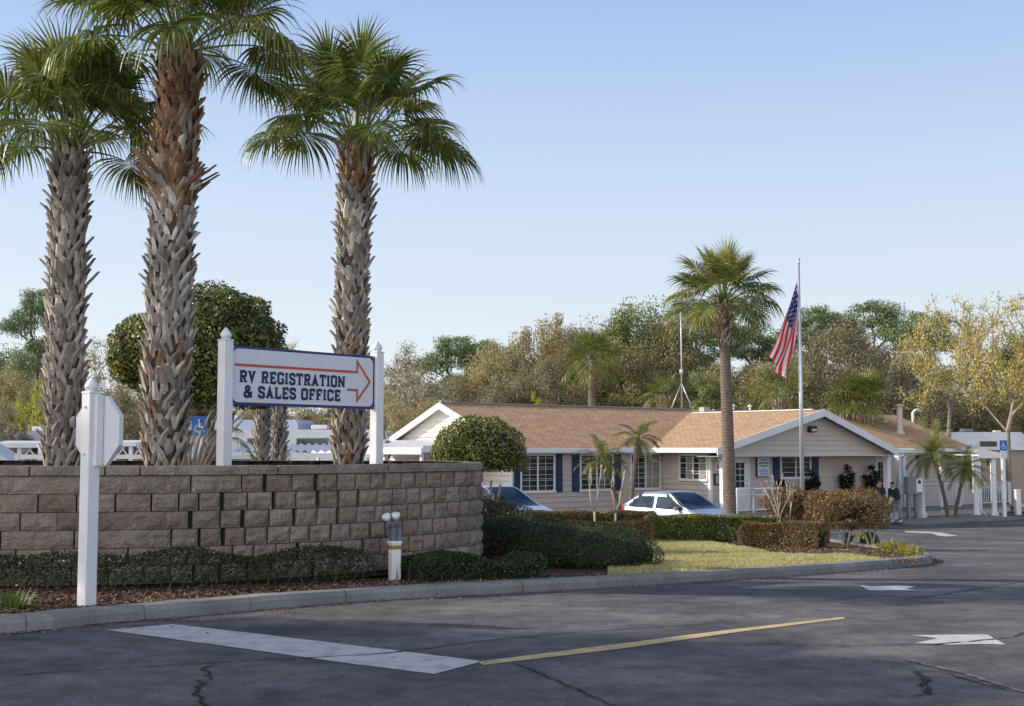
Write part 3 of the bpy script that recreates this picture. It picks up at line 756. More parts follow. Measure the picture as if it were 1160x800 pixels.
def sabal(name, label, base, H, r0, r1, seed, nf, pet, fan, nseg, lean=(0, 0), per=9, dz=.115, brown=None, thinboot=False, emin=14, group=None, boot_from=0.0, stub=.125, skirt=None):
    rr = random.Random(seed); rs = np.random.RandomState(seed)
    t = thing(name, label, 'palm tree', base, 0, group)
    axis = lambda z: Vector((lean[0], lean[1], 0)) * max(0.0, z / H) ** 1.5
    mb = MB(); nz = 14; ck = 1.0
    mb.tube([axis(H * i / nz) + Vector((0, 0, H * i / nz - (.1 if i == 0 else 0))) for i in range(nz + 1)], [(r0 + (r1 - r0) * i / nz) * ck for i in range(nz + 1)], 16, 0)
    bf = (lambda f, rr: 2 if (brown and rr.random() < brown(f)) else 1)
    if not thinboot:
        boots(mb, rr, axis, boot_from + .2, H + .05, r0, r1, per, dz, bf, stub)
        if skirt:   # collar of long old stubs
            boots(mb, rr, axis, skirt[0], skirt[1], r0 + (r1 - r0) * .5, r0 + (r1 - r0) * .6, per + 2, .07, lambda f, r_: 2 if r_.random() < .7 else 1, stub * 2.2, flare=1.8)
    else:
        for i in range(int(H / .10)):
            z = i * .10; c = axis(z); r = r0 + (r1 - r0) * z / H
            if z > H * .84: continue
            mb.lathe((c.x, c.y, z), [(r * 1.003, 0), (r * (1.01 + .012 * rr.random()), .03), (r * 1.003, .06)], 14, 0, True)
        boots(mb, rr, axis, H * .84, H + .05, r1 * 1.25, r1 * 1.5, 8, .10, lambda f, r_: 1 if r_.random() < .6 else 2, .16, bulge=lambda f: 1 + .25 * math.sin(f * 3.1))
    mats = [CORE if not thinboot else BARKP, BOOT, BOOTB]
    mb.build('trunk', mats, t)
    top = axis(H) + Vector((0, 0, H - .02))
    # heart: unopened spears + young leaf bases
    mb = MB()
    for k in range(14):
        a = rr.uniform(0, 6.28); e = R(rr.uniform(55, 88)); d = Vector((math.cos(a) * math.cos(e), math.sin(a) * math.cos(e), math.sin(e)))
        mb.tube([top + Vector((math.cos(a), math.sin(a), 0)) * r1 * .5, top + d * .35, top + d * rr.uniform(.6, 1.0) * pet], [.03, .022, .01], 5, 0)
    cr = mb.build('crown', [PETIOLE, FROND], t)
    for k in range(nf):
        az = k * 2.39996 + rr.uniform(-.25, .25); q_ = (k + .5) / nf
        el = R(82 - (82 - emin) * q_ ** .9 + rr.uniform(-9, 9))
        dr = .10 + .95 * q_ + rr.uniform(-.08, .25)
        fb = frond(rs, az, el, pet * rr.uniform(.85, 1.15) * (1.0 + .1 * q_), fan * rr.uniform(.85, 1.08), nseg, dr)
        fb.build('frond', [PETIOLE, FROND if rr.random() < .8 else FRONDY], cr, tuple(top))
    return t
BARKP = multi('palm_bark_smooth', [(0.3, (0.10, 0.078, 0.06)), (0.7, (0.25, 0.20, 0.16))], 7, stretch=(1, 1, 4), bump=.7, bscale=22, bdist=.03)
def at(px, Y, z): p = pix(px, 500, Y); return (p.x, Y, z)
b1, b2, b3 = at(71, 18.3, SOIL), at(186, 17.3, SOIL), at(395, 20.2, SOIL)
GP = 'sabal palms growing in the raised planter'
sabal('sabal_palm', 'shorter palm at the far left of the planter, trunk criss-crossed by grey stubs', b1, 4.6, .225, .205, 21, 27, 1.0, 1.05, 56, (.0, .0), per=9, group=GP)
sabal('sabal_palm', 'tallest palm in the planter, pale lattice trunk with a ragged brown collar', b2, 5.75, .24, .245, 33, 27, 1.05, 1.1, 56, (.12, 0), per=9, brown=lambda f: .85 if f > .68 else .05, group=GP, skirt=(3.75, 4.1))
sabal('sabal_palm', 'palm behind the right end of the registration sign, full rounded crown', b3, 5.1, .20, .205, 47, 27, 1.05, 1.05, 56, (.08, 0), per=8, brown=lambda f: .8 if f > .86 else .05, group=GP)

# smaller young palm trunks in the yard behind the planter, crowns hidden in the topiary
for px_, Yk, hh, lab, sd in ((237, 27.5, 2.55, 'slim palm trunk beside the blue parking sign, under the clipped tree', 5), (297, 30, 4.3, 'slim stubbly palm just right of the left signpost, left of a close pair', 6), (316, 30.6, 4.3, 'slim stubbly palm, right one of the close pair seen beneath the sign', 7)):
    z = g(Yk) ; p = at(px_, Yk, z)
    sabal('young_palm', lab, p, hh, .13, .11, sd, 9, .45, .5, 26, per=7, dz=.12, stub=.12, emin=0, group='young palms behind the planter')

# ------------------------------------------------------------------ registration sign
sgl, sgr = pix(254, 500, 17.0), pix(426.5, 500, 19.2)
dirs = Vector((sgr.x - sgl.x, sgr.y - sgl.y, 0)); SL = dirs.length; sang = math.atan2(dirs.y, dirs.x)
sign = thing('registration_sign', 'white board with orange arrow and navy words RV REGISTRATION & SALES OFFICE between two white posts', 'sign', (sgl.x, sgl.y, SOIL), sang)
def post(name, parent, x, y, w, z0, z1, ball=True, mat=WHITE):
    mb = MB(); mb.box((x, y, (z0 + z1) / 2), (w, w, z1 - z0), 0, bev=.008)
    o = mb.build(name, mat, parent)
    mb = MB(); h = w * .5
    mb.box((x, y, z1 + .008), (w * 1.06, w * 1.06, .024), 0, bev=.006)
    mb.lathe((x, y, z1 + .02), [(w * .42, 0), (w * .40, h * .35), (w * .5, h * .5), (w * .52, h * .7), (w * .48, h * 1.0), (w * .36, h * 1.45), (w * .18, h * 1.85), (w * .03, h * 2.15)], 14)
    mb.build('post_cap', mat, o); return o
post('post', sign, 0, 0, .15, -.3, 3.13 - SOIL); post('post', sign, SL, 0, .15, -.3, 3.13 - SOIL)
mb = MB(); px0, px1 = .078, SL - .078; pw = px1 - px0; zb, zt = 2.28 - SOIL, 3.075 - SOIL; ph = zt - zb
mb.box(((px0 + px1) / 2, 0, (zb + zt) / 2), (pw, .05, ph), 0); mb.build('board', NAVY, sign)
def rrect(x0, x1, z0, z1, r, n=6):
    out = []
    for cx, cz, a0 in ((x1 - r, z0 + r, -90), (x1 - r, z1 - r, 0), (x0 + r, z1 - r, 90), (x0 + r, z0 + r, 180)):
        for k in range(n + 1):
            a = R(a0 + 90 * k / n); out.append((cx + r * math.cos(a), cz + r * math.sin(a)))
    return out
def flat(mb, poly, y, mi=0): mb.add([(x, y, z) for x, z in poly], [tuple(range(len(poly)))], mi)
mb = MB(); flat(mb, rrect(px0 + .02, px1 - .035, zb + .038, zt - .036, .09), -.028); mb.build('sign_face', SIGNW, sign)
def stroke(mb, pts, w, y, closed=False, mi=0):
    """mitred flat stroke in the x-z plane"""
    n = len(pts); P = [Vector((a, b)) for a, b in pts]; Lf, Rt = [], []
    for i in range(n):
        if closed: a, b, c = P[i - 1], P[i], P[(i + 1) % n]
        else: a, b, c = P[max(i - 1, 0)], P[i], P[min(i + 1, n - 1)]
        d1 = (b - a).normalized() if (b - a).length > 1e-9 else (c - b).normalized(); d2 = (c - b).normalized() if (c - b).length > 1e-9 else d1
        n1, n2 = Vector((-d1.y, d1.x)), Vector((-d2.y, d2.x)); m_ = (n1 + n2).normalized(); k = w / 2 / max(.35, m_.dot(n1))
        Lf.append(b + m_ * k); Rt.append(b - m_ * k)
    vs = [(p.x, y, p.y) for p in Lf] + [(p.x, y, p.y) for p in Rt]; m_ = n if closed else n - 1
    mb.add(vs, [(i, n + i, n + (i + 1) % n, (i + 1) % n) for i in range(m_)], mi)
# slab-serif capitals: (width, strokes, serif boxes)
T = .185
GL = {
 'R': (.66, [[(.17, 0), (.17, 1)], [(.17, .93), (.44, .93), (.53, .84), (.53, .60), (.44, .51), (.17, .51)], [(.36, .50), (.53, 0)]], [(.02, .34, 0, .12), (.02, .1, .88, 1), (.44, .66, 0, .12)]),
 'V': (.66, [[(.13, 1), (.33, .22), (.53, 1)]], [(0, .27, .88, 1), (.40, .66, .88, 1), (.26, .40, 0, .16)]),
 'E': (.60, [[(.17, 0), (.17, 1)], [(.17, .93), (.55, .93)], [(.17, .5), (.42, .5)], [(.17, .07), (.55, .07)]], [(.02, .1, .88, 1), (.02, .1, 0, .12), (.47, .58, .70, .99), (.47, .58, 0.01, .30), (.36, .45, .38, .62)]),
 'G': (.62, [[(.53, .72), (.53, .84), (.44, .93), (.23, .93), (.13, .84), (.13, .16), (.23, .07), (.44, .07), (.53, .16), (.53, .46)]], [(.34, .62, .40, .52), (.45, .61, .68, .74)]),
 'I': (.34, [[(.17, 0), (.17, 1)]], [(.02, .32, 0, .12), (.02, .32, .88, 1)]),
 'S': (.58, [[(.49, .72), (.49, .85), (.40, .93), (.19, .93), (.11, .85), (.11, .65), (.17, .56), (.43, .44), (.49, .35), (.49, .15), (.40, .07), (.19, .07), (.11, .15), (.11, .28)]], [(.03, .19, .26, .33), (.41, .57, .67, .74)]),
 'T': (.62, [[(.31, 0), (.31, 1)], [(.03, .93), (.59, .93)]], [(.17, .45, 0, .12), (.01, .12, .70, .995), (.50, .61, .70, .995)]),
 'A': (.68, [[(.13, 0), (.34, .80), (.55, 0)], [(.20, .30), (.48, .30)]], [(0, .27, 0, .12), (.41, .68, 0, .12), (.25, .43, .84, 1)]),
 'O': (.62, [[(.44, .93), (.18, .93), (.10, .84), (.10, .16), (.18, .07), (.44, .07), (.52, .16), (.52, .84), (.44, .93)]], []),
 'N': (.72, [[(.15, 0), (.15, 1)], [(.15, .95), (.57, .05)], [(.57, 0), (.57, 1)]], [(0, .28, 0, .12), (0, .14, .88, 1), (.44, .72, .88, 1)]),
 'L': (.56, [[(.17, 0), (.17, 1)], [(.17, .07), (.52, .07)]], [(.02, .34, .88, 1), (.02, .1, 0, .12), (.44, .55, .01, .36)]),
 'F': (.58, [[(.17, 0), (.17, 1)], [(.17, .93), (.54, .93)], [(.17, .5), (.42, .5)]], [(.02, .34, 0, .12), (.02, .1, .88, 1), (.46, .57, .66, .99), (.36, .45, .38, .62)]),
 'C': (.60, [[(.51, .68), (.51, .84), (.42, .93), (.19, .93), (.11, .84), (.11, .16), (.19, .07), (.42, .07), (.51, .16), (.51, .32)]], [(.43, .59, .66, .72), (.43, .59, .28, .34)]),
 '&': (.74, [[(.66, .05), (.22, .68), (.22, .86), (.30, .94), (.42, .94), (.49, .86), (.49, .72), (.40, .60), (.14, .38), (.11, .20), (.20, .07), (.40, .07), (.55, .22), (.62, .46)]], [(.54, .72, .44, .53), (.56, .74, 0, .1)]),
 ' ': (.34, [], []),
}
def text_mesh(mb, s, x0, x1, z0, h, y, mi=0, gap=.035, t=None):
    tot = sum(GL[c][0] for c in s) + gap * (len(s) - 1); sx = (x1 - x0) / tot; x = x0; lay = 0
    for c in s:
        w_, st, sf = GL[c]
        for pl in st:
            lay += 1; stroke(mb, [(x + a * sx, z0 + b * h) for a, b in pl], (t or T) * sx * 1.0, y - .0002 * (lay % 6), mi=mi)
        for (a, b, c0, c1) in sf:
            lay += 1; yy = y - .0002 * (lay % 6) - .0013
            flat(mb, [(x + a * sx, z0 + c0 * h), (x + b * sx, z0 + c0 * h), (x + b * sx, z0 + c1 * h), (x + a * sx, z0 + c1 * h)], yy, mi)
        x += (w_ + gap) * sx
U = lambda s_: px0 + pw * s_
V = lambda v_: zt - ph * v_
mb = MB(); text_mesh(mb, 'RV REGISTRATION', U(.048), U(.775), V(.615), .20 * ph, -.031)
text_mesh(mb, '& SALES OFFICE', U(.075), U(.742), V(.868), .195 * ph, -.031); mb.build('lettering', NAVYT, sign)
mb = MB()
stroke(mb, [(U(.02), V(.322)), (U(.865), V(.322)), (U(.865), V(.13)), (U(.962), V(.49)), (U(.865), V(.85)), (U(.865), V(.655)), (U(.79), V(.655))], .036, -.031)
mb.build('arrow', ORANGE, sign)

for x_ in (px0 + .03, px1 - .03):
    for z_ in (zb + .02, zt - .02):
        mb = MB(); mb.tube([(x_, -.026, z_), (x_, -.034, z_)], .009, 8); mb.build('bolt', ALU, sign)
# ------------------------------------------------------------------ stop sign seen from behind
p = gp(98, 688, .12); stop = thing('stop_sign', 'white wooden post with a ball cap and the plain white back of an octagonal sign', 'sign', tuple(p), math.atan2(-.58, .81))
post('post', stop, 0, 0, .14, -.1, 2.26 - p.z, mat=WHITE)
mb = MB(); zc = 1.78; rO = .385
M = Matrix.Translation((.0, .098, zc + .0)) @ Matrix.Rotation(R(90), 4, 'X')
oc = [(rO * math.cos(R(22.5 + 45 * k)), rO * math.sin(R(22.5 + 45 * k))) for k in range(8)]
mb.prism(oc, -.028, .02, 0, M); mb.build('octagon_panel', SIGNW, stop)
mb = MB(); mb.box((.085, .03, zc), (.05, .085, .72), 0, bev=.005); mb.box((-.085, .05, zc), (.04, .045, .60), 0, bev=.005); mb.build('backing_batten', WHITE, stop)
for z_ in (zc - .24, zc + .24): mb = MB(); mb.tube([(0, -.068, z_), (0, -.082, z_)], .013, 8); mb.build('bolt', ALU, stop)
M = Matrix.Translation((.0, .098, zc)) @ Matrix.Rotation(R(90), 4, 'X')
mb = MB(); mb.prism([(a * .95, b * .95) for a, b in oc], -.032, -.0285, 0, M); mb.build('sign_face', RED, stop)

# ------------------------------------------------------------------ spotlight pedestal
p = gp(447, 659, .12); ped = thing('light_pedestal', 'short white post with a yellow and black striped band carrying two floodlights', 'light', tuple(p), R(28))
mb = MB(); mb.box((0, 0, .235), (.125, .125, .50), 0, bev=.006); mb.box((0, 0, .495), (.145, .145, .035), 0, bev=.006); mb.build('post', WHITE, ped)
mb = MB(); mb.box((0, 0, .435), (.132, .132, .05), 0)
for f_ in range(4):
    Mx = Matrix.Rotation(f_ * math.pi / 2, 4, 'Z')
    for k in range(5):
        x = -.06 + k * .026
        vs = [Mx @ Vector(v) for v in ((x, -.0675, .411), (x + .012, -.0675, .411), (x + .022, -.0675, .459), (x + .010, -.0675, .459))]
        mb.add(vs, [(0, 1, 2, 3)], 1)
mb.build('striped_band', [YELLOW, BLACK], ped)
mb = MB(); mb.box((-.025, 0, .595), (.07, .10, .17), 0, bev=.008); mb.box((.05, 0, .585), (.055, .09, .15), 1, bev=.008); mb.build('junction_box', [simple('blue_grey_metal', (.10, .14, .18), .5), GREY], ped)
mb = MB(); mb.tube([(.083, 0, .525), (.096, 0, .58), (.083, 0, .64)], .008, 6); mb.build('conduit', BLACK, ped)
for q_, dx_, rz_ in ((0, -.055, -.75), (1, .025, -.25)):
    mb = MB(); bx = Vector((dx_, 0, .68)); d = Vector((math.sin(rz_) * .8, -.25, 1)).normalized()
    mb.tube([bx, bx + d * .06, bx + d * .11], [.022, .028, .032], 10, 0); mb.tube([bx + d * .11, bx + d * .15, bx + d * .19], [.036, .052, .056], 14, 1)
    lamp = mb.build('floodlight', [GREY, WHITE], ped)
    mb = MB(); mb.tube([bx + d * .188, bx + d * .195], [.05, .046], 14, 0); mb.build('lens', simple('lamp_lens', (.75, .76, .74), .2), lamp)
# small striped marker stake at left
p = gp(44, 643, .12); mb = MB(); mb.tube([(0, 0, 0), (.01, 0, .24)], .014, 8, 0)
for k in range(5): mb.tube([(.001, 0, .03 + k * .045), (.003, 0, .045 + k * .045)], .0155, 8, 1)
o = mb.build('marker_stake', [WHITE, GREY], None, tuple(p)); tag(o, 'thin white and grey banded stake in the mulch beside the hedge', 'stake')
# tuft of grass at far left
rs = np.random.RandomState(8); n_ = 260; c0 = gp(12, 690, .12)
a = rs.uniform(0, 6.28, n_); rad = rs.uniform(0, .16, n_); ba = np.stack([np.cos(a) * rad * 1.6, np.sin(a) * rad, 0 * a], 1); hh = rs.uniform(.08, .20, n_)
tp = ba + np.stack([np.cos(a) * hh * .6, np.sin(a) * hh * .6, hh], 1); dx = np.stack([-np.sin(a), np.cos(a), 0 * a], 1) * .006
mb = MB(); mb.quads(np.stack([ba - dx, ba + dx, tp + dx * .2, tp - dx * .2], 1)); o = mb.build('grass_tuft', leafmat('green_grass', (.05, .10, .02), (.12, .20, .04), None, .3), None, tuple(c0)); tag(o, 'small green grass tuft in the mulch at the far left', 'plant')

# ------------------------------------------------------------------ raised lot behind the planter (hidden foot of the camper rows)
mb = MB(); xs = [-140, -60, -30, -20, -14, -11, -9.5, -8.5, -7.5, -6.5]; yy = [24, 27, 30, 33, 36, 40, 50, 65, 90, 130, 220]
def lotz(x, y):
    sx = min(1, max(0, (-6.5 - x) / 3.0)); sy = min(1, max(0, (y - 24) / 10)); f = sx * sx * (3 - 2 * sx) * sy
    return g(y) * (1 - f) + f * (-.35) + (.0 if f > 0 else -.02)
vs = [(x, y, lotz(x, y)) for y in yy for x in xs]; n_ = len(xs)
mb.add(vs, [(j * n_ + i, j * n_ + i + 1, (j + 1) * n_ + i + 1, (j + 1) * n_ + i) for j in range(len(yy) - 1) for i in range(n_ - 1)], 0, True)
o = mb.build('gravel_lot', multi('gravel', [(0.3, (0.20, 0.18, 0.15)), (0.7, (0.34, 0.31, 0.27))], 1.5, fine=30)); o['kind'] = 'structure'

# ------------------------------------------------------------------ office building
PH = R(38); cP, sP = math.cos(PH), math.sin(PH); BZ = -1.38
def bxat(px, y): 
    A = (px - CX) / F; return (A * (48 + cP * y) + sP * y) / (cP - A * sP)
def byat(px, x):
    A = (px - CX) / F; return (cP * x - A * (48 + sP * x)) / (sP + A * cP)
def lz(z): return z - BZ
off_ = thing('office_building', 'long beige clapboard office with brown shingle roof, navy shutters and a gabled front porch', 'building', (0, 48, BZ), PH)
SHINGLE = None
def shingle_mat():
    m, nt, out = _new('brown_shingles'); L = nt.links
    tc = N(nt, 'ShaderNodeTexCoord'); mp = N(nt, 'ShaderNodeMapping'); L.new(tc.outputs['UV'], mp.inputs[0])
    br = N(nt, 'ShaderNodeTexBrick', Scale=1.0); br.offset = 0.5
    br.inputs['Color1'].default_value = (0.55, 0.37, 0.225, 1); br.inputs['Color2'].default_value = (0.45, 0.30, 0.175, 1); br.inputs['Mortar'].default_value = (0.28, 0.155, 0.08, 1)
    br.inputs['Mortar Size'].default_value = 0.012; br.inputs['Brick Width'].default_value = 0.30; br.inputs['Row Height'].default_value = 0.145; br.inputs['Bias'].default_value = -.1
    L.new(mp.outputs[0], br.inputs[0])
    n = N(nt, 'ShaderNodeTexNoise', Scale=2.2, Detail=6.0); L.new(tc.outputs['UV'], n.inputs['Vector'])
    f = ramp(nt, n.outputs['Fac'], [(0.3, (0.78,) * 3), (0.7, (1.15, 1.12, 1.1))])
    mx = N(nt, 'ShaderNodeMixRGB', blend_type='MULTIPLY'); mx.inputs[0].default_value = 1
    L.new(br.outputs['Color'], mx.inputs[1]); L.new(f, mx.inputs[2])
    b = N(nt, 'ShaderNodeBsdfPrincipled', Roughness=0.9); b.inputs['Specular IOR Level'].default_value = .2
    L.new(mx.outputs[0], b.inputs['Base Color'])
    bp = N(nt, 'ShaderNodeBump', Strength=0.6, Distance=0.02); L.new(br.outputs['Fac'], bp.inputs['Height']); bp.invert = True
    L.new(bp.outputs[0], b.inputs['Normal']); L.new(b.outputs[0], out.inputs[0]); return m
SHINGLE = shingle_mat()
def roof_plane(name, pts, parent, thick=.09, along=None):
    """roof polygon, pts in building local absolute-z; UV in metres along/up the slope"""
    P = [Vector((x, y, lz(z))) for x, y, z in pts]
    nrm = (P[1] - P[0]).cross(P[2] - P[0]).normalized()
    if nrm.z < 0: P.reverse(); nrm = -nrm
    up = Vector((0, 0, 1)) - nrm * nrm.z; up.normalize(); sd = up.cross(nrm)
    mb = MB(); n = len(P); D = Vector((0, 0, -thick))
    mb.add(P, [tuple(range(n))], 0); mb.add([p + D for p in P], [tuple(range(n - 1, -1, -1))], 1)
    for i in range(n):
        a, b = P[i], P[(i + 1) % n]; mb.add([a, b, b + D, a + D], [(0, 3, 2, 1)], 1)
    o = mb.build(name, [SHINGLE, WHITEP], parent); uv = o.data.uv_layers.new(name='uv')
    for lp in o.data.loops:
        co_ = o.data.vertices[lp.vertex_index].co; uv.data[lp.index].uv = (co_.dot(sd), co_.dot(up))
    return o
def siding(mb, a, b, z0, z1, mi=0, lap=.21, prof=None):
    """clapboard wall between plan points a and b; outward normal is to the right of a->b rotated -90; prof(t)->top z"""
    a, b = Vector(a), Vector(b); d = (b - a); L_ = d.length; d.normalize(); nn = Vector((d.y, -d.x))
    z = z0
    while z < z1 - 1e-3:
        zt_ = min(z + lap, z1)
        segs = [(0, L_, 0, L_)] if not prof else prof(z, zt_)
        for s0, s1, s2, s3 in segs:
            p, q_, p2, q2 = a + d * s0, a + d * s1, a + d * s2, a + d * s3
            mb.add([(p.x + nn.x * .042, p.y + nn.y * .042, lz(z)), (q_.x + nn.x * .042, q_.y + nn.y * .042, lz(z)), (q2.x, q2.y, lz(zt_)), (p2.x, p2.y, lz(zt_)), (p.x, p.y, lz(z)), (q_.x, q_.y, lz(z))],
                   [(0, 1, 2, 3), (4, 5, 1, 0)], mi)
        z = zt_
YR, YF = -2.74, -3.5     # recessed porch wall, gable front plane
mb = MB()
siding(mb, (0, 0), (7.76, 0), -1.2, 1.66); siding(mb, (7.76, 0), (7.76, YR), -1.2, 1.66)
siding(mb, (7.76, YR), (18.3, YR), -1.2, 1.45); siding(mb, (18.3, YR), (18.3, 0), -1.2, 1.6)
siding(mb, (18.3, 0), (29.3, 0), -1.2, 1.7); siding(mb, (29.3, 0), (29.3, 8.6), -1.2, 1.7); siding(mb, (29.3, 8.6), (0, 8.6), -1.2, 1.7)
def gprof(z, zt_):
    w_ = lambda q: min(4.28, max(0, (q - 1.62) / 1.8 * 4.3)); a, b = w_(z), w_(zt_); return [(a, 8.6 - a, b, 8.6 - b)] if a < 4.2 else []
siding(mb, (0, 8.6), (0, 0), -1.2, 3.4, 1, prof=gprof)
def wprof(z, zt_):   # gable of the wing over the porch; left slope .247, right slope .33
    A_ = lambda q: (7.3 + max(0, (q - 1.70) / .247), 18.0 - max(0, (q - 1.60) / .33)); a, b = A_(z), A_(zt_)
    return [(a[0] - 7.3, a[1] - 7.3, b[0] - 7.3, b[1] - 7.3)] if b[1] > b[0] else []
siding(mb, (7.3, YF), (18.0, YF), 1.40, 3.1, 0, prof=wprof)
mb.build('wall', [SIDING, SIDINGW], off_)
mb = MB(); mb.b2(.03, 29.27, .03, 8.57, lz(-1.5), lz(-1.2)); mb.b2(7.8, 18.27, YR + .03, .03, lz(-1.5), lz(-1.2)); mb.build('foundation', CONC, off_)
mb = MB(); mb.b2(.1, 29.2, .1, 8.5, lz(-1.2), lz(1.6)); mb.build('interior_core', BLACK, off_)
EV = lambda y: 1.7 + .379 * (y + .45)
roof = roof_plane('roof', [(-.3, -.45, 1.7), (6.9, -.45, 1.7), (6.9, -.40, 1.72), (13.3, 3.77, 3.3), (18.3, -.55, 1.66), (20.8, -.45, 1.7), (29.9, -.45, 1.7), (29.9, 4.3, 3.5), (-.3, 4.3, 3.5)], off_)
roof_plane('roof_back_slope', [(-.3, 9.05, 1.7), (29.9, 9.05, 1.7), (29.9, 4.3, 3.5), (-.3, 4.3, 3.5)], off_)
roof_plane('porch_roof_slope', [(6.9, -3.95, 1.72), (13.3, -3.95, 3.3), (13.3, 3.77, 3.3), (6.9, -.40, 1.72)], off_)
roof_plane('porch_roof_slope', [(13.3, -3.95, 3.3), (18.3, -3.95, 1.65), (18.3, -.55, 1.66), (13.3, 3.77, 3.3)], off_)
roof_plane('porch_lean_roof', [(18.303, -3.95, 1.645), (20.8, -3.95, 1.645), (20.8, -.46, 1.70), (18.303, -.56, 1.66)], off_)
mb = MB()    # fascias, gutters, rakes
def bar(p, q_, h, t, mi=0):
    p, q_ = Vector(p), Vector(q_); d = Vector((q_.x - p.x, q_.y - p.y, 0)).normalized(); nn = Vector((d.y, -d.x, 0)) * t / 2
    vs = [p - nn, p + nn, q_ + nn, q_ - nn]; vs = [Vector((v.x, v.y, lz(v.z))) for v in vs]
    mb.add([v + Vector((0, 0, -h)) for v in vs] + vs, [(3, 2, 1, 0), (4, 5, 6, 7), (0, 1, 5, 4), (1, 2, 6, 5), (2, 3, 7, 6), (3, 0, 4, 7)], mi)
bar((-.3, -.49, 1.68), (6.84, -.49, 1.68), .15, .07); bar((20.86, -.49, 1.68), (29.9, -.49, 1.68), .15, .07)
bar((6.86, -.42, 1.70), (6.86, -3.95, 1.70), .17, .07)
bar((6.84, -3.99, 1.735), (13.3, -3.99, 3.325), .30, .05); bar((13.3, -3.99, 3.325), (18.3, -3.99, 1.675), .30, .05)
bar((18.3, -3.99, 1.66), (20.84, -3.99, 1.66), .17, .05); bar((20.84, -3.97, 1.66), (20.84, -.5, 1.70), .17, .05)
bar((-.34, -.5, 1.715), (-.34, 4.3, 3.53), .26, .05); bar((-.34, 4.3, 3.53), (-.34, 9.1, 1.715), .26, .05)
bar((29.94, -.5, 1.64), (29.94, 4.3, 3.455), .16, .05)
mb.build('fascia', WHITEP, off_)
mb = MB(); mb.b2(7.0, 18.28, -3.9, YR - .005, lz(1.38), lz(1.398)); mb.b2(18.3, 20.8, -3.93, -.05, lz(1.42), lz(1.45)); mb.b2(0.02, 7.7, -.42, -.03, lz(1.50), lz(1.52)); mb.build('soffit', WHITEP, off_)
mb = MB(); mb.b2(-.3, 13.6, 4.22, 4.38, lz(3.505), lz(3.56)); mb.b2(15.5, 25.8, 4.22, 4.38, lz(3.505), lz(3.56)); mb.b2(13.22, 13.38, -3.4, 3.5, lz(3.305), lz(3.345), 1)
mb.build('ridge_cap', [simple('ridge_metal_grey', (.25, .26, .28), .5), WHITEP], off_)
# corner trims
for x, y, z1 in ((0, 0, 1.66), (7.76, YR, 1.38), (29.3, 0, 1.66)):
    mb = MB(); mb.b2(x - .06, x + .07, y - .06, y + .07, lz(-1.2), lz(z1)); mb.build('corner_board', WHITEP, off_)
def wframe(parent, ori, s0, s1, z0, z1, plane, cols=4, rows=3, curtain=None, name='window'):
    """window on front wall (ori 'f': x along, plane=y) or side wall (ori 's': y along from front to back, plane=x, faces -x)"""
    def P(s, o, z): return (s, plane - o, lz(z)) if ori == 'f' else (plane - o, s, lz(z))
    def bx3(mb, a, b, o0, o1, c, d, mi=0):
        p, q_ = P(a, o0, c), P(b, o1, d)
        mb.b2(min(p[0], q_[0]), max(p[0], q_[0]), min(p[1], q_[1]), max(p[1], q_[1]), min(p[2], q_[2]), max(p[2], q_[2]), mi)
    s0, s1 = min(s0, s1), max(s0, s1)
    mb = MB(); t = .075
    bx3(mb, s0 - t, s0, .0, .075, z0 - t, z1 + t); bx3(mb, s1, s1 + t, .0, .075, z0 - t, z1 + t)
    bx3(mb, s0, s1, .0, .075, z1, z1 + t); bx3(mb, s0 - t - .02, s1 + t + .02, .0, .10, z0 - t - .03, z0 - t * .2)
    m_ = (s0 + s1) / 2; bx3(mb, m_ - .03, m_ + .03, .0, .068, z0, z1)
    for k in range(1, cols):
        if k == cols / 2: continue
        s = s0 + (s1 - s0) * k / cols; bx3(mb, s - .006, s + .006, .03, .052, z0, z1)
    for k in range(1, rows):
        z = z0 + (z1 - z0) * k / rows; bx3(mb, s0, s1, .031, .051, z - .006, z + .006)
    w_ = mb.build(name, WHITEP, parent)
    mb = MB(); bx3(mb, s0, s1, .025, .038, z0, z1); mb.build('pane', GLASS, w_)
    if curtain:
        mb = MB()
        for a, b in curtain: bx3(mb, s0 + (s1 - s0) * a, s0 + (s1 - s0) * b, .0385, .041, z0 + .02, z1 - .02)
        mb.build('blind', BLINDS, w_)
    return w_
def shutter(x0, x1, z0, z1, y):
    mb = MB(); mb.b2(x0, x1, y - .06, y - .022, lz(z0), lz(z1)); k = z0 + .08
    while k < z1 - .1:
        mb.add([(x0 + .05, y - .062, lz(k)), (x1 - .05, y - .062, lz(k)), (x1 - .05, y - .075, lz(k + .0)), (x0 + .05, y - .075, lz(k)), (x0 + .05, y - .062, lz(k + .05)), (x1 - .05, y - .062, lz(k + .05))], [(0, 1, 2, 3), (3, 2, 5, 4)]); k += .07
    mb.build('shutter', SHUT, off_)
f = bxat
wframe(off_, 'f', f(590, 0), f(626, 0), .12, 1.42, 0, curtain=None); wframe(off_, 'f', f(657, 0), f(692, 0), .12, 1.42, 0); wframe(off_, 'f', f(714, 0), f(745, 0), .12, 1.42, 0, curtain=[(.5, .98)])
for a, b in ((580, 588.3), (628.3, 636), (647, 655.3), (694, 702)): shutter(f(a, 0), f(b, 0), .03, 1.48, 0)
wframe(off_, 's', byat(771, 7.76), byat(800, 7.76), .50, 1.40, 7.76, rows=3, curtain=[(.05, .3), (.55, .8)])
wframe(off_, 'f', f(883, YR), f(915, YR), .52, 1.33, YR, rows=1, cols=2); shutter(f(873.5, YR), f(881, YR), -.1, 1.33, YR); shutter(f(917, YR), f(925, YR), -.1, 1.33, YR)
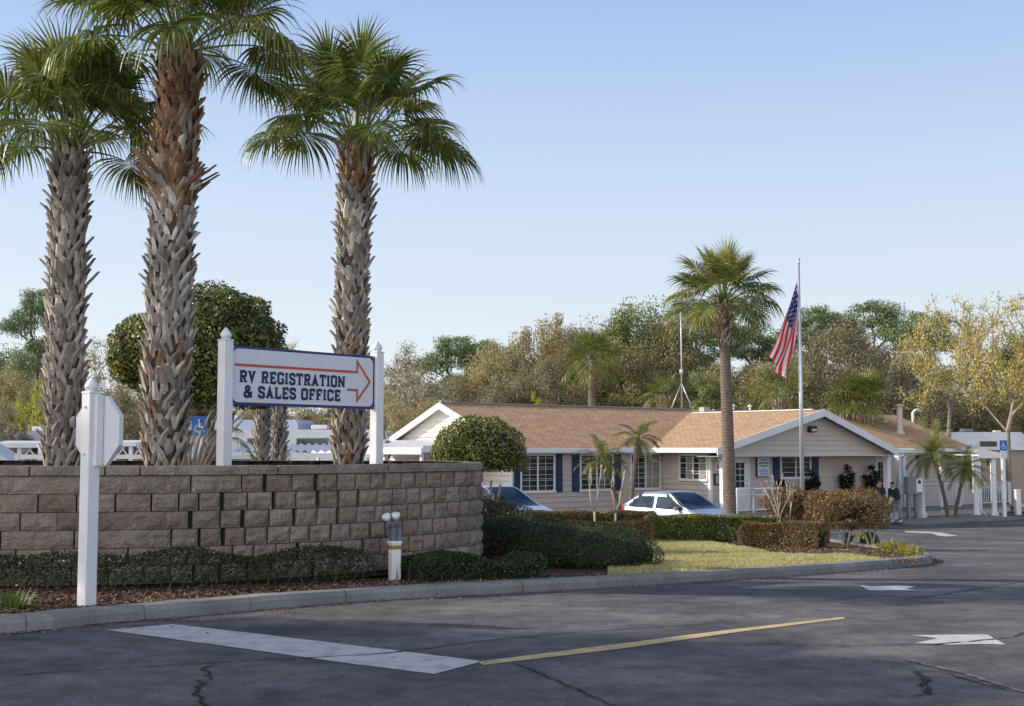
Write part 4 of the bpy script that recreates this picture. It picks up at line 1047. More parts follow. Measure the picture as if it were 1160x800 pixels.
# front door
def door(px0_, px1_, y, z0, z1, glass):
    x0, x1 = f(px0_, y), f(px1_, y); mb = MB()
    mb.b2(x0, x1, y - .05, y - .022, lz(z0), lz(z1)); 
    for a, b in ((x0 - .1, x0), (x1, x1 + .1)): mb.b2(a, b, y - .07, y - .0, lz(z0), lz(z1 + .1))
    mb.b2(x0, x1, y - .07, y, lz(z1), lz(z1 + .1)); d = mb.build('door', WHITEP, off_)
    gx0, gx1, gz0, gz1 = x0 + (x1 - x0) * glass[0], x0 + (x1 - x0) * glass[1], z0 + (z1 - z0) * glass[2], z0 + (z1 - z0) * glass[3]
    mb = MB(); mb.b2(gx0, gx1, y - .056, y - .051, lz(gz0), lz(gz1)); mb.build('pane', GLASS, d)
    mb = MB(); 
    for k in range(1, 4): zz = gz0 + (gz1 - gz0) * k / 4; mb.b2(gx0, gx1, y - .062, y - .057, lz(zz - .012), lz(zz + .012))
    mb.b2((gx0 + gx1) / 2 - .012, (gx0 + gx1) / 2 + .012, y - .0625, y - .0565, lz(gz0), lz(gz1)); mb.build('muntin', ALU, d)
    mb = MB(); mb.lathe((x1 - .09, y - .07, lz(z0 + 1.0)), [(.02, -.03), (.035, 0), (.02, .03)], 10); mb.build('handle', GREY, d); mb = MB(); mb.lathe((x1 - .09, y - .07, lz(z0 + 1.2)), [(.015, -.02), (.025, 0), (.015, .02)], 10); mb.build('lock', GREY, d)
door(829, 845, YR, -.8, 1.25, (.14, .74, .46, .94)); door(990.5, 999, YR, -.8, 1.25, (.2, .8, .3, .92))
# porch columns
def column(x, y, z0=-.8, z1=1.38, w_=.2, base=True, name='column'):
    mb = MB(); mb.b2(x - w_ / 2, x + w_ / 2, y - w_ / 2, y + w_ / 2, lz(z0), lz(z1))
    if base:
        mb.b2(x - w_ * .72, x + w_ * .72, y - w_ * .72, y + w_ * .72, lz(z0) + .001, lz(z0 + .22)); mb.b2(x - w_ * .66, x + w_ * .66, y - w_ * .66, y + w_ * .66, lz(z1 - .16), lz(z1 - .001))
    mb.build(name, WHITE, off_)
column(f(818, YF), YF, -.8); column(f(1003, YF), YF, -1.38, w_=.24); column(20.65, YF, -1.42, 1.42, .24)
column(f(1016, -1.2), -1.2, -1.3, 1.42, .2); column(f(1021, -1.2), -1.2, -1.3, 1.42, .2)
column(f(1063, -2.2), -2.2, -1.35, 1.42, .13, False)
# decks and railings
mb = MB(); mb.b2(7.8, 18.25, -4.1, YR - .03, lz(-1.0), lz(-.8)); mb.b2(7.85, 18.2, -4.0, YR - .03, lz(-1.5), lz(-1.0), 1); mb.b2(20.5, 30.2, -2.3, -.03, lz(-1.2), lz(-1.08)); mb.b2(20.55, 30.1, -2.2, -.03, lz(-1.6), lz(-1.2), 1)
mb.b2(16.5, 24, -6.2, -4.15, lz(-1.6), lz(-1.36))
mb.build('porch_floor', [CONC, SIDING], off_)
def railing(pts, z0, z1, gap=.12, posts=(0,), w_=.03, mid=None):
    mb = MB()
    for (x0, y0), (x1, y1) in zip(pts, pts[1:]):
        L_ = math.hypot(x1 - x0, y1 - y0); k = int(L_ / gap)
        for zz, t in ((z1, .06), (z0 + .1, .045)) + (((mid, .05),) if mid else ()):
            mb.tube([(x0, y0, lz(zz)), (x1, y1, lz(zz))], t / 2 * 1.2, 6)
        for i in range(k + 1):
            u = i / k; mb.box((x0 + (x1 - x0) * u, y0 + (y1 - y0) * u, lz((z0 + .1 + z1) / 2)), (w_, w_, z1 - z0 - .1))
        for (x, y) in ((x0, y0), (x1, y1)): mb.box((x, y, lz((z0 + z1) / 2)), (.09, .09, z1 - z0))
    mb.build('railing', WHITE, off_)
railing([(f(833, -4.0), -4.0), (f(852, -4.0), -4.0), (f(895, -4.0), -4.0)], -.8, .12, gap=.55, mid=-.12)
railing([(20.75, -2.2), (f(1063, -2.2), -2.2)], -1.08, -.0, gap=.16, w_=.028); railing([(f(1063, -2.2), -2.2), (f(1083, -2.2), -2.2)], -1.08, -.0, gap=.16, w_=.028); railing([(f(1085, -2.2), -2.2), (30.1, -2.2)], -1.08, 0, gap=.16)
# fittings: wall light, gable, notices
mb = MB(); xg = f(917, YF); mb.box((xg, YF - .12, lz(2.5)), (.42, .2, .24), 0, taper=.8, bev=.01); o = mb.build('wall_light', BLACK, off_)
mb = MB(); mb.b2(xg - .14, xg + .17, YF - .225, YF - .2, lz(2.42), lz(2.5)); mb.build('lens', simple('lamp_lens2', (.6, .6, .58), .3), o)
# roof fittings
def on_roof(px, y): x = f(px, y); return x, y, lz(EV(y))
x, y, z = on_roof(1019, 1.6); mb = MB(); mb.lathe((x, y, z), [(.26, -.12), (.26, 0), (.16, .12), (.15, .2), (.15, 1.3), (.13, 1.31), (.13, 1.36), (.27, 1.4), (.27, 1.43), (.05, 1.5)], 16); mb.build('vent_pipe', simple('buff_metal', (.50, .42, .36), .5), off_)
for px_, yy_ in ((1000, 3.0), (798, 4.0)):
    x, y, z = on_roof(px_, yy_); mb = MB(); mb.box((x, y, z + .12), (.42, .36, .24), 0, taper=.75, bev=.02); mb.build('roof_vent', simple('buff_metal', (.5, .42, .36)), off_)
for px_ in (834, 853, 962):
    x = f(px_, 4.3); mb = MB(); mb.tube([(x, 4.5, lz(3.3)), (x, 4.5, lz(3.75))], .05, 8); mb.lathe((x, 4.5, lz(3.72)), [(.11, 0), (.12, .06), (.04, .12)], 10); mb.build('vent_stub', WHITEP, off_)
x = f(1034, 6.2); mb = MB(); mb.tube([(x, 6.2, lz(2.6)), (x, 6.2, lz(3.75)), (x + .05, 6.1, lz(3.88)), (x + .2, 6.0, lz(3.92)), (x + .34, 5.9, lz(3.82))], .09, 10); mb.build('gooseneck_vent', WHITEP, off_)
# downspouts
mb = MB(); mb.tube([(6.8, -.5, lz(1.6)), (7.0, -.1, lz(1.3)), (7.66, -.1, lz(1.1)), (7.66, -.1, lz(-1.2))], .035, 8); mb.build('downspout', WHITEP, off_)
# antenna mast
p0 = Vector((cP * 13.6 - sP * 4.5, 48 + sP * 13.6 + cP * 4.5, 3.45))
mast = thing('antenna_mast', 'thin radio antenna mast on a tripod standing on the office roof ridge', 'antenna', tuple(p0))
mb = MB(); mb.tube([(0, 0, 0.1), (0, 0, 2.6), (0, 0, 5.5)], [.035, .028, .014], 6); mb.tube([(0, 0, 1.7), (0, 0, 1.95)], [.09, .09], 8); mb.build('mast', ALU, mast)
mb = MB()
for a in (200, 320, 80): mb.tube([(0, 0, 1.3), (math.cos(R(a)) * .65, math.sin(R(a)) * .65, -.1 if a != 80 else .0)], .022, 5)
mb.build('tripod', ALU, mast)
# signs on the porch wall
def local_thing(name, label, cat, x, y, z): 
    return thing(name, label, cat, (cP * x - sP * y, 48 + sP * x + cP * y, z), PH)
xs_ = f(861, YR); st_ = local_thing('office_sign', 'small white office sign with blue lettering beside the front door', 'sign', xs_, YR - .03, .93)
mb = MB(); mb.b2(-.37, .33, -.06, .0, -.40, .42); mb.build('board', simple('dark_backing', (.08, .07, .08)), st_)
mb = MB(); mb.b2(-.31, .37, -.085, -.062, -.36, .40); pc = [(-.1, .40), (-.02, .46), (.08, .48), (.18, .45), (.22, .40)]; mb.add([(a, -.07, b) for a, b in pc], [tuple(range(len(pc)))]); mb.build('sign_face', SIGNW, st_)
rr = random.Random(2)
for z0, x0, x1, h, mi in ((.28, -.15, .2, .045, 0), (.14, -.25, .31, .07, 0), (.03, -.24, .30, .06, 0), (-.09, -.12, .18, .04, 1), (-.18, -.24, .30, .06, 1), (-.26, -.2, .26, .04, 1), (-.32, -.2, .26, .035, 1)):
    x = x0; mb = MB()
    while x < x1:
        w_ = rr.uniform(.018, .034); mb.add([(x, -.087, z0), (x + w_, -.087, z0), (x + w_, -.087, z0 + h), (x, -.087, z0 + h)], [(0, 1, 2, 3)], mi); x += w_ + .011
    mb.build('lettering', [NAVYT, SIGNBLUE], st_)
xs_ = f(811.5, YR); o = local_thing('warning_sign', 'small white square sign with a red diamond on the porch wall', 'sign', xs_, YR - .03, 1.0 - .02)
mb = MB(); mb.b2(-.15, .15, -.015, 0, -.15, .15); mb.build('plate', WHITE, o); mb = MB(); mb.add([(-.12, -.018, 0), (0, -.018, -.12), (.12, -.018, 0), (0, -.018, .12), (-.05, -.020, 0), (0, -.020, -.05), (.05, -.020, 0), (0, -.020, .05)], [(0, 1, 2, 3)], 0); mb.add([(-.04, -.021, 0), (0, -.021, -.04), (.04, -.021, 0), (0, -.021, .04)], [(0, 1, 2, 3)], 1); mb.build('red_diamond', [RED, WHITE], o)
o = local_thing('notice_box', 'dark framed glass notice box under the red diamond sign on the porch wall', 'notice board', f(811, YR), YR - .03, .48)
mb = MB(); mb.b2(-.22, .22, -.08, 0, -.22, .22, bev=.01); mb.build('frame', simple('dark_green_metal', (.02, .03, .025), .5), o); mb = MB(); mb.b2(-.18, -.01, -.083, -.081, -.17, .17); mb.b2(.02, .18, -.083, -.081, -.17, .17); mb.build('pane', simple('notice_paper', (.35, .42, .38), .3), o)
# left canopy
can = local_thing('patio_canopy', 'white metal canopy with scalloped edge on posts at the left gable end of the office', 'canopy', -1.5, 5, -1.3)
mb = MB(); k0_, k1_ = -1.9, 1.2
for i in range(20):
    y0 = -4.0 + i * .4; z = lambda x_: 3.0 + (x_ - k0_) * .11
    mb.add([(k0_, y0, z(k0_)), (k1_, y0, z(k1_)), (k1_, y0 + .28, z(k1_)), (k0_, y0 + .28, z(k0_)), (k0_, y0 + .32, z(k0_) - .05), (k1_, y0 + .32, z(k1_) - .05), (k1_, y0 + .4, z(k1_) - .05), (k0_, y0 + .4, z(k0_) - .05), (k1_, y0 + .4, z(k1_)), (k0_, y0 + .4, z(k0_))], [(0, 1, 2, 3), (3, 2, 5, 4), (4, 5, 6, 7), (7, 6, 8, 9)])
mb.build('ribbed_roof', RVW, can)
mb = MB(); mb.b2(k0_ - .05, k0_ - .003, -4.05, 4.05, 2.78, 3.03); mb.b2(k0_, k1_, -4.08, -4.03, 2.85, 3.1); mb.build('fascia', WHITEP, can)
mb = MB()
for y_ in (-3.8, -1.3, 1.3, 3.8): mb.b2(k0_ + .1, k0_ + .2, y_ - .05, y_ + .05, -.1, 2.9)
mb.build('post', WHITE, can)
# right side carport
cp_ = thing('entrance_carport', 'flat white carport on square posts at the right end of the office', 'carport', (*at(1112, 63, 0)[:2], -1.5), 0)
def wx(px, Y): return pix(px, 500, Y).x
cx0 = wx(1112, 63)
mb = MB(); a, b = wx(1086, 63) - cx0, wx(1135, 60) - cx0
mb.b2(a, b, -.05 - 2.5, 3.5, 2.86, 2.90); mb.b2(a, b, -2.62, -2.56, 2.74, 2.93); mb.b2(b + .003, b + .06, -2.62, 3.5, 2.74, 2.93); mb.build('flat_roof', WHITEP, cp_)
mb = MB(); a2, b2_ = wx(1086, 64) - cx0, wx(1112, 64) - cx0
for i in range(12):
    x = a2 + (b2_ - a2) * i / 12; dx_ = (b2_ - a2) / 12
    mb.add([(x, -2.0, 2.95), (x + dx_ * .6, -2.0, 2.95), (x + dx_ * .6, 2.5, 3.3), (x, 2.5, 3.3), (x + dx_ * .62, -2, 2.90), (x + dx_, -2, 2.90), (x + dx_, 2.5, 3.25), (x + dx_ * .62, 2.5, 3.25)], [(0, 1, 2, 3), (4, 5, 6, 7)])
mb.build('ribbed_awning', RVW, cp_)
for px_ in (1104, 1124):
    mb = MB(); x = wx(px_, 60.6) - cx0; mb.box((x, -2.4, 1.42), (.24 if px_ < 1110 else .2, .2, 2.88)); mb.box((x, -2.4, .1), (.32, .3, .2)); mb.build('post', WHITE, cp_)
mb = MB(); x = wx(1108, 60.6) - cx0; mb.tube([(x, -2.5, 2.7), (x + .02, -2.5, .3), (x + .25, -2.6, .05)], .05, 8); mb.build('downspout', WHITEP, cp_)
# accessible parking signs
def parking_sign(name, label, loc, rz, ztop, sw=.42, sh=.52, postw=.12, under=True):
    t = thing(name, label, 'sign', loc, rz); mb = MB(); mb.b2(-postw / 2, postw / 2, -postw / 2, postw / 2, -.1, ztop - sh * .1); mb.build('post', WHITE, t)
    mb = MB(); mb.b2(-sw / 2, sw / 2, -postw / 2 - .02, -postw / 2 - .002, ztop - sh, ztop); pl = mb.build('blue_plate', SIGNBLUE, t)
    y = -postw / 2 - .024; cx, cz = 0, ztop - sh * .52; mb = MB(); S_ = sh
    mb.add([(cx - .05 * S_ + .05 * S_ * math.cos(a), y, cz + .30 * S_ + .055 * S_ * math.sin(a)) for a in [k * .628 for k in range(10)]], [tuple(range(9, -1, -1))])
    stroke(mb, [(cx - .05 * S_, cz + .22 * S_), (cx - .03 * S_, cz - .02 * S_), (cx + .14 * S_, cz - .02 * S_), (cx + .22 * S_, cz - .26 * S_), (cx + .28 * S_, cz - .24 * S_)], .055 * S_, y)
    stroke(mb, [(cx - .04 * S_, cz + .12 * S_), (cx + .12 * S_, cz + .12 * S_)], .045 * S_, y - .001)
    stroke(mb, [(cx + .17 * S_ * math.cos(R(a)) - .04 * S_, cz - .12 * S_ + .17 * S_ * math.sin(R(a))) for a in range(110, 345, 15)], .045 * S_, y - .002)
    mb.build('wheelchair_symbol', WHITE, pl)
    if under:
        mb = MB(); mb.b2(-sw * .42, sw * .42, -postw / 2 - .02, -postw / 2 - .002, ztop - sh - .36, ztop - sh - .01); mb.build('small_plate', RVW, t)
    return t
p = gp(1136, 570); p = Vector((wx(1135.5, 58), 58, g(58))); parking_sign('parking_sign', 'blue wheelchair symbol sign on the white post right of the carport', tuple(p), R(10), 1.7 + 9 / F * 58 - g(58), .36, .46, .13)
p = Vector((wx(228, 26), 26, lotz(wx(228, 26), 26))); parking_sign('parking_sign', 'tilted blue wheelchair symbol sign seen between the palm trunk and the left signpost', tuple(p), R(-15), 2.35 - p.z, .36, .40, .10, False)
o = thing('bollard', 'short white bollard post in front of the copper van at the far right', 'bollard', (wx(1151, 62), 62, g(62))); mb = MB(); mb.b2(-.12, .12, -.12, .12, 0, 1.15, bev=.02); mb.build('post', WHITE, o); mb = MB(); mb.b2(-.14, .14, -.14, .14, 1.15, 1.22, bev=.02); mb.build('post_cap', WHITE, o)
# ------------------------------------------------------------------ clipped shrubs and island hedges
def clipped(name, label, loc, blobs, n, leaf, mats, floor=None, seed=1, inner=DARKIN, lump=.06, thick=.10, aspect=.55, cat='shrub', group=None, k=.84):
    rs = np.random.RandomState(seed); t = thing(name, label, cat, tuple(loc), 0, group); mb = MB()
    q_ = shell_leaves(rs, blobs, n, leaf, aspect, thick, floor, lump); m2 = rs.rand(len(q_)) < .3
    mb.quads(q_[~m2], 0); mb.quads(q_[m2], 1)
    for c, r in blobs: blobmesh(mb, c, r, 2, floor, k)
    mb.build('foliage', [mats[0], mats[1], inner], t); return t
def stems(t, specs, mat, name='trunk', seed=1):
    rr = random.Random(seed)
    for pts, r0_, r1_ in specs:
        P = smoothpath([Vector(p) for p in pts], 4); n_ = len(P)
        P = [p + Vector((rr.gauss(0, r0_ * .25), rr.gauss(0, r0_ * .25), 0)) for p in P]
        mb = MB(); mb.tube(P, [r0_ + (r1_ - r0_) * i / (n_ - 1) for i in range(n_)], 8); mb.build(name, mat, t)
# big clipped dome tree behind the palms
Y_ = 27.0; c0 = pix(222, 500, Y_); gz0 = lotz(c0.x, Y_)
S_ = Y_ / F
zz = lambda py: EYE + (HOR - py) * S_ - gz0
X_ = lambda px: (px - 222) * S_
t = clipped('clipped_dome_tree', 'large dense evergreen clipped into a dome on twisted stems, behind the tallest palm', (c0.x, Y_, gz0),
    [((X_(243), 0, zz(410)), (82 * S_, 82 * S_, 88 * S_)), ((X_(158), .2, zz(398)), (41 * S_, 41 * S_, 45 * S_)), ((X_(200), .1, zz(400)), (55 * S_, 60 * S_, 62 * S_))], 46000, .085, [L_GREEN, L_DARK], floor=zz(462), seed=12, lump=.07, thick=.10)
stems(t, [([(X_(215), 0, -.1), (X_(225), 0, 1.1), (X_(250), 0, 2.0), (X_(262), 0, 3.0)], .11, .05), ([(X_(222), .1, -.1), (X_(212), .2, .9), (X_(190), .1, 1.9), (X_(165), 0, 2.9)], .10, .04),
          ([(X_(228), -.1, -.1), (X_(245), 0, 1.0), (X_(232), 0, 2.0), (X_(225), 0, 3.0)], .09, .05), ([(X_(218), 0, 0), (X_(200), -.2, 1.0), (X_(205), -.1, 2.1), (X_(196), 0, 3.0)], .08, .04)], BARK)
# round-headed tree in front of the office
Y_ = 34.0; c0 = pix(543, 500, Y_); gz0 = g(Y_) + .1; S_ = Y_ / F; X_ = lambda px: (px - 543) * S_
t = clipped('clipped_dome_tree', 'round clipped evergreen with several bare stems in front of the office gable end', (c0.x, Y_, gz0),
    [((X_(543), 0, zz(523)), (54 * S_, 54 * S_, 53 * S_)), ((X_(535), 0, zz(520)), (46 * S_, 50 * S_, 42 * S_))], 30000, .07, [L_GREEN, L_DARK], floor=zz(534), seed=14, lump=.07)
stems(t, [([(X_(548), 0, -.1), (X_(549), 0, .7), (X_(541), 0, 1.4)], .05, .03), ([(X_(552), 0, -.1), (X_(560), 0, .7), (X_(567), 0, 1.5)], .05, .03), ([(X_(546), .1, -.1), (X_(555), 0, .8), (X_(556), 0, 1.6)], .045, .03)], PALEBARK)
G_ = lambda px, py: tuple(gp(px, py, .1)[:2])
yh = lambda px, Y: (wx(px, Y), Y)
hedge('clipped_hedge', 'long low clipped hedge running in front of the parked cars and office', [yh(500, 37.5), yh(560, 38), yh(650, 38.3), yh(745, 38.5)], .9, .78, 26000, .055, [L_OLIVE, L_BROWN], seed=21, inner=True)
hedge('clipped_hedge', 'glossy green hedge in front of the silver hatchback, reaching the tall palm', [yh(733, 34.0), yh(800, 34.4), yh(880, 35.0)], 1.1, .66, 30000, .06, [L_GREEN, L_OLIVE], seed=22)
hedge('clipped_hedge', 'reddish brown clipped hedge behind the dark juniper mound', [yh(640, 33.0), yh(690, 33), yh(736, 33.2)], .8, .55, 16000, .05, [L_BROWN, L_OLIVE], seed=23)
hedge('clipped_hedge', 'short box-shaped red brown hedge at the foot of the flagpole', [yh(838, 29.3), yh(880, 29.0), yh(934, 28.4)], .8, .56, 22000, .045, [L_BROWN, L_OLIVE], seed=24)
# dark junipers and plum shrubs by the end of the wall
c0 = gp(675, 645, .1)
clipped('juniper_mound', 'wide flat-topped dark green juniper mound beside the kerb', tuple(c0), [((.0, .2, .20), (.72, .6, .38)), ((-.6, .9, .24), (.75, .7, .42)), ((.42, .5, .16), (.60, .5, .34)), ((-1.1, 1.9, .32), (.8, .8, .46)), ((.1, 1.5, .22), (.8, .7, .40))], 60000, .045, [L_JUN, L_DARK], floor=.01, seed=31, lump=.14, thick=.16, aspect=.3)
c0 = gp(560, 640, .1)
clipped('plum_shrub', 'dark brownish rounded shrub between the wall end and the junipers', tuple(c0), [((.1, .7, .22), (.6, .5, .42)), ((-.3, 1.5, .42), (.62, .6, .58)), ((-.2, 2.3, .5), (.9, .5, .55))], 22000, .045, [L_PLUM, L_DARK], floor=.01, seed=32, lump=.12, thick=.14)
c0 = gp(505, 643, .1)
clipped('low_shrub', 'low dark spreading shrub at the foot of the right end of the wall', tuple(c0), [((.15, .6, .16), (.8, .42, .34)), ((.9, .75, .14), (.6, .4, .32))], 22000, .04, [L_PLUM, L_DARK], floor=.01, seed=33, lump=.14, thick=.15)
# reddish round shrub with bare stems near the tip of the island
Y_ = 31.0; gz0 = g(Y_) + .1; c0 = Vector((wx(968, Y_), Y_, gz0)); S_ = Y_ / F; X_ = lambda px: (px - 968) * S_
L_RUST = leafmat('rust_leaves', (0.09, 0.045, 0.02), (0.27, 0.15, 0.06), (0.42, 0.24, 0.10), .3, .5, 1.6)
t = clipped('rusty_shrub', 'wide rounded shrub with rusty orange leaves on crooked bare stems at the island tip', tuple(c0), [((X_(944), 0, zz(580)), (34 * S_, .75, 24 * S_)), ((X_(980), 0, zz(583)), (32 * S_, .7, 25 * S_)), ((X_(962), -.1, zz(576)), (44 * S_, .75, 23 * S_))], 19000, .055, [L_RUST, L_OLIVE], floor=zz(599), seed=41, inner=DARKBR, lump=.3, thick=.3, k=.45)
stems(t, [([(X_(955), 0, -.05), (X_(948), 0, .35), (X_(940), 0, .8)], .03, .015), ([(X_(956), 0, -.05), (X_(962), 0, .35), (X_(968), .1, .8)], .03, .015), ([(X_(983), 0, -.05), (X_(974), 0, .4), (X_(968), 0, .9)], .028, .014), ([(X_(985), 0, -.05), (X_(990), 0, .4), (X_(997), 0, .9)], .028, .014), ([(X_(987), .1, -.05), (X_(984), .1, .5), (X_(986), .1, .9)], .026, .014)], PALEBARK)
c1 = Vector((wx(892, 37), 37, g(37) + .1)); S2 = 37 / F
clipped('rusty_shrub', 'smaller rusty shrub behind the flagpole and the thorny bare stems', tuple(c1), [((0, 0, 1.7 + (508 - 572) * S2 - c1.z), (.72, .6, .55)), ((.75, 0, 1.7 + (508 - 575) * S2 - c1.z), (.7, .6, .55))], 14000, .06, [L_RUST, L_OLIVE], floor=.35, seed=42, inner=DARKBR, lump=.2, thick=.25, k=.6)
# pot and root ball under the shrub
p = gp(958, 617, .1); o = thing('plant_pot', 'small tipped blue-grey plant pot under the rusty shrub', 'pot', tuple(p)); o.rotation_euler = (0.15, .25, 0)
mb = MB(); mb.lathe((0, 0, 0), [(.08, 0), (.12, .12), (.145, .24), (.16, .245), (.16, .28), (.13, .28), (.12, .2)], 14); mb.build('body', simple('blue_grey_glaze', (.07, .10, .12), .4), o)
o = thing('round_root_ball', 'dark mossy rounded root ball at the base of the rusty shrub', 'root ball', tuple(gp(985, 617, .1))); mb = MB(); blobmesh(mb, (0, 0, .10), (.24, .2, .22), 0, None, 1.0); mb.build('root_ball', L_DARK, o)
for k, (px_, py_, lab) in enumerate(((1001, 627, 'small yellow-green plant nearest the rusty shrub on the island tip'), (1012, 629, 'tallest of the small yellow-flowered plants on the island tip'), (1024, 630, 'yellow-green plant third along the island tip'), (1034, 632, 'last small yellow plant before the kerb at the island tip'), (978, 612, 'small yellow-green plant behind the rusty shrub stems'))):
    p = gp(px_, py_, .1); rs = np.random.RandomState(60 + k); n_ = 260; hgt = (.16, .26, .18, .14, .18)[k]
    pos = rs.normal(size=(n_, 3)) * np.array([.10, .10, .06]) + np.array([0, 0, hgt * .7]); pos[:, 2] = np.clip(pos[:, 2], .01, hgt * 1.3)
    t = thing('flowering_plant', lab, 'plant', tuple(p), 0, 'small yellow plants on the island tip'); mb = MB(); mb.quads(leafquads(rs, pos, np.full(n_, .05), .6)); mb.build('foliage', leafmat('yellow_green', (.10, .12, .02), (.40, .34, .04), (.55, .45, .05), .3), t)
    mb = MB()
    for j in range(5): a = j * 1.3; mb.tube([(0, 0, -.03), (math.cos(a) * .05, math.sin(a) * .05, hgt * .8)], .006, 4)
    mb.build('stem', BARK, t)
# bare pale branching shrubs
def bare_shrub(label, loc, H, seed, n0=3, spread=.25, knob=True, name='bare_shrub', r0=.035, group='bare pale-stemmed shrubs in front of the office'):
    rr = random.Random(seed); t = thing(name, label, 'shrub', tuple(loc), 0, group)
    def grow(p, d, L_, r, lev, mb):
        q_ = p + d * L_; m_ = (p + q_) / 2 + Vector((rr.uniform(-.04, .04), rr.uniform(-.04, .04), 0)); mb.tube([p, m_, q_], [r, r * .9, r * .78], 6)
        if lev == 0:
            if knob: mb.tube([q_, q_ + d * .05, q_ + d * .12], [r * .8, r * 1.5, r * .9], 6)
            return
        for k in range(2): grow(q_, (d + Vector((rr.uniform(-1, 1), rr.uniform(-1, 1), 0)) * .38).normalized(), L_ * rr.uniform(.6, .85), r * .75, lev - 1, mb)
    for k in range(n0):
        mb = MB(); a = k * 2.1 + seed; d = Vector((math.cos(a) * spread, math.sin(a) * spread, 1)).normalized()
        grow(Vector((math.cos(a) * .04, math.sin(a) * .04, -.05)), d, H * .42, r0, 2, mb); mb.build('branch', PALEBARK, t)
    return t
bare_shrub('bare whitish forked shrub left of the leaning date palm before the office', (wx(678, 35.5), 35.5, g(35.5) + .1), 2.0, 3, 1, .1)
bare_shrub('bare whitish forked shrub right of the leaning date palm before the office', (wx(695, 35.2), 35.2, g(35.2) + .1), 1.9, 5, 1, .12)
bare_shrub('cluster of thick bare pale stems rising beside the flagpole', (wx(885, 30.3), 30.3, g(30.3) + .1), 1.6, 8, 4, .2, r0=.014)
# ------------------------------------------------------------------ feathery date palms
def datepalm(label, loc, H, seed, lean, nf=16, L_=1.1, dark=False, tint=None):
    rr = random.Random(seed); rs = np.random.RandomState(seed); t = thing('date_palm', label, 'palm tree', tuple(loc), 0, 'small feathery date palms around the office')
    P = [Vector((lean[0] * (k / 8) ** 1.4, lean[1] * (k / 8), H * k / 8 - .05)) for k in range(9)]
    mb = MB(); mb.tube(P, [.085 - .02 * k / 8 + (.03 if k > 6 else 0) for k in range(9)], 10, 0)
    for k in range(90):
        u = rr.uniform(.3, 1); i = min(7, int(u * 8)); p = P[i].lerp(P[i + 1], u * 8 - i); a = rr.uniform(0, 6.28); d = Vector((math.cos(a), math.sin(a), .6)).normalized()
        mb.tube([p + d * .05, p + d * .12], [.022, .012], 4, 0)
    mb.build('trunk', BARKP if not dark else BARK, t)
    top = P[-1]; cr = None
    mb = MB(); mb.tube([top - Vector((0, 0, .12)), top + Vector((0, 0, .15))], [.09, .04], 8); cr = mb.build('crown', PETIOLE, t)
    for k in range(nf):
        az = k * 2.4 + rr.uniform(-.3, .3); el = R(80 - 95 * (k + .5) / nf + rr.uniform(-8, 8)); d = Vector((math.cos(az) * math.cos(el), math.sin(az) * math.cos(el), math.sin(el)))
        pts = []; p = top.copy(); step = L_ / 10
        for i in range(11): pts.append(p.copy()); p = p + d * step; d = (d + Vector((0, 0, -.16))).normalized()
        mb = MB(); mb.tube(pts, [.012 - .0009 * i for i in range(11)], 4, 0); q_ = []
        for i in range(60):
            u = .15 + .85 * i / 60; j = min(9, int(u * 10)); c = pts[j].lerp(pts[j + 1], u * 10 - j); tg = (pts[j + 1] - pts[j]).normalized(); sd = tg.cross(Vector((0, 0, 1)))
            sd = sd.normalized() if sd.length > .1 else Vector((1, 0, 0)); ll = .26 * (1 - .55 * u) * min(1, u * 4)
            for sg in (-1, 1):
                dr = (sd * sg + tg * .8 + Vector((0, 0, rr.uniform(-.35, .25)))).normalized(); e = c + dr * ll; e2 = e + Vector((0, 0, -.05)); w_ = tg * .009
                q_ += [c - w_, c + w_, e + w_ * .6 , e - w_ * .6, e - w_ * .6, e + w_ * .6, e2 + dr * ll * .4 + w_ * .1, e2 + dr * ll * .4 - w_ * .1]
        mb.quads(np.array([tuple(v) for v in q_]), 1); mb.build('frond', [PETIOLE, FRONDY if rr.random() < (tint or .4) else FROND], cr)
    return t
datepalm('leaning date palm with dark trunk and tangled fronds left of the silver car', (wx(706, 46.5), 46.5, g(46.5)), 2.6, 3, (-.75, 0), 18, 1.15, True)
datepalm('upright date palm with a pale curved trunk right behind the silver car', (wx(712, 45.5), 45.5, g(45.5)), 3.35, 4, (.35, .1), 12, .95, False, .5)
datepalm('date palm with curved trunk beside the white porch column, bronze fronds', (wx(1072, 57.3), 57.3, g(57.3)), 2.9, 7, (-.6, 0), 34, 1.5, True, .85)
datepalm('lower date palm leaning right, between the railing and the carport post', (wx(1080, 57.8), 57.8, g(57.8)), 2.3, 9, (.5, 0), 26, 1.3, True, .7)
# tall palm in front of the porch
p = Vector((wx(826, 42.5), 42.5, g(42.5))); sabal('sabal_palm', 'tall slender palm with smooth trunk and round crown in front of the office porch', tuple(p), 7.75, .225, .165, 71, 34, 1.1, 1.15, 44, (-.15, 0), thinboot=True, emin=-6)
# flagpole and flag
p = Vector((wx(908, 41), 41, g(41) + .1)); fp = thing('flagpole', 'white flagpole with a ball top standing behind the short red brown hedge', 'flagpole', tuple(p))
ZT = 1.7 + (508 - 297) / F * 41 - p.z
mb = MB(); mb.tube([(0, 0, -.1), (0, 0, ZT * .5), (0, 0, ZT)], [.075, .06, .035], 12); mb.build('pole', ALU, fp)
mb = MB(); mb.lathe((0, 0, ZT), [(.05, 0), (.05, .03), (.02, .05), (.055, .09), (.055, .12), (.02, .16)], 12); mb.build('finial', ALU, fp)
mb = MB(); mb.tube([(-.06, -.05, 1.2), (-.07, -.05, ZT * .6), (-.05, -.03, ZT - .05)], .006, 4); mb.build('halyard', WHITE, fp)
fl = thing('flag', 'drooping American flag with red and white stripes and a starry blue canton', 'flag', (p.x, p.y, p.z + ZT - .55)); k_ = 41 / F
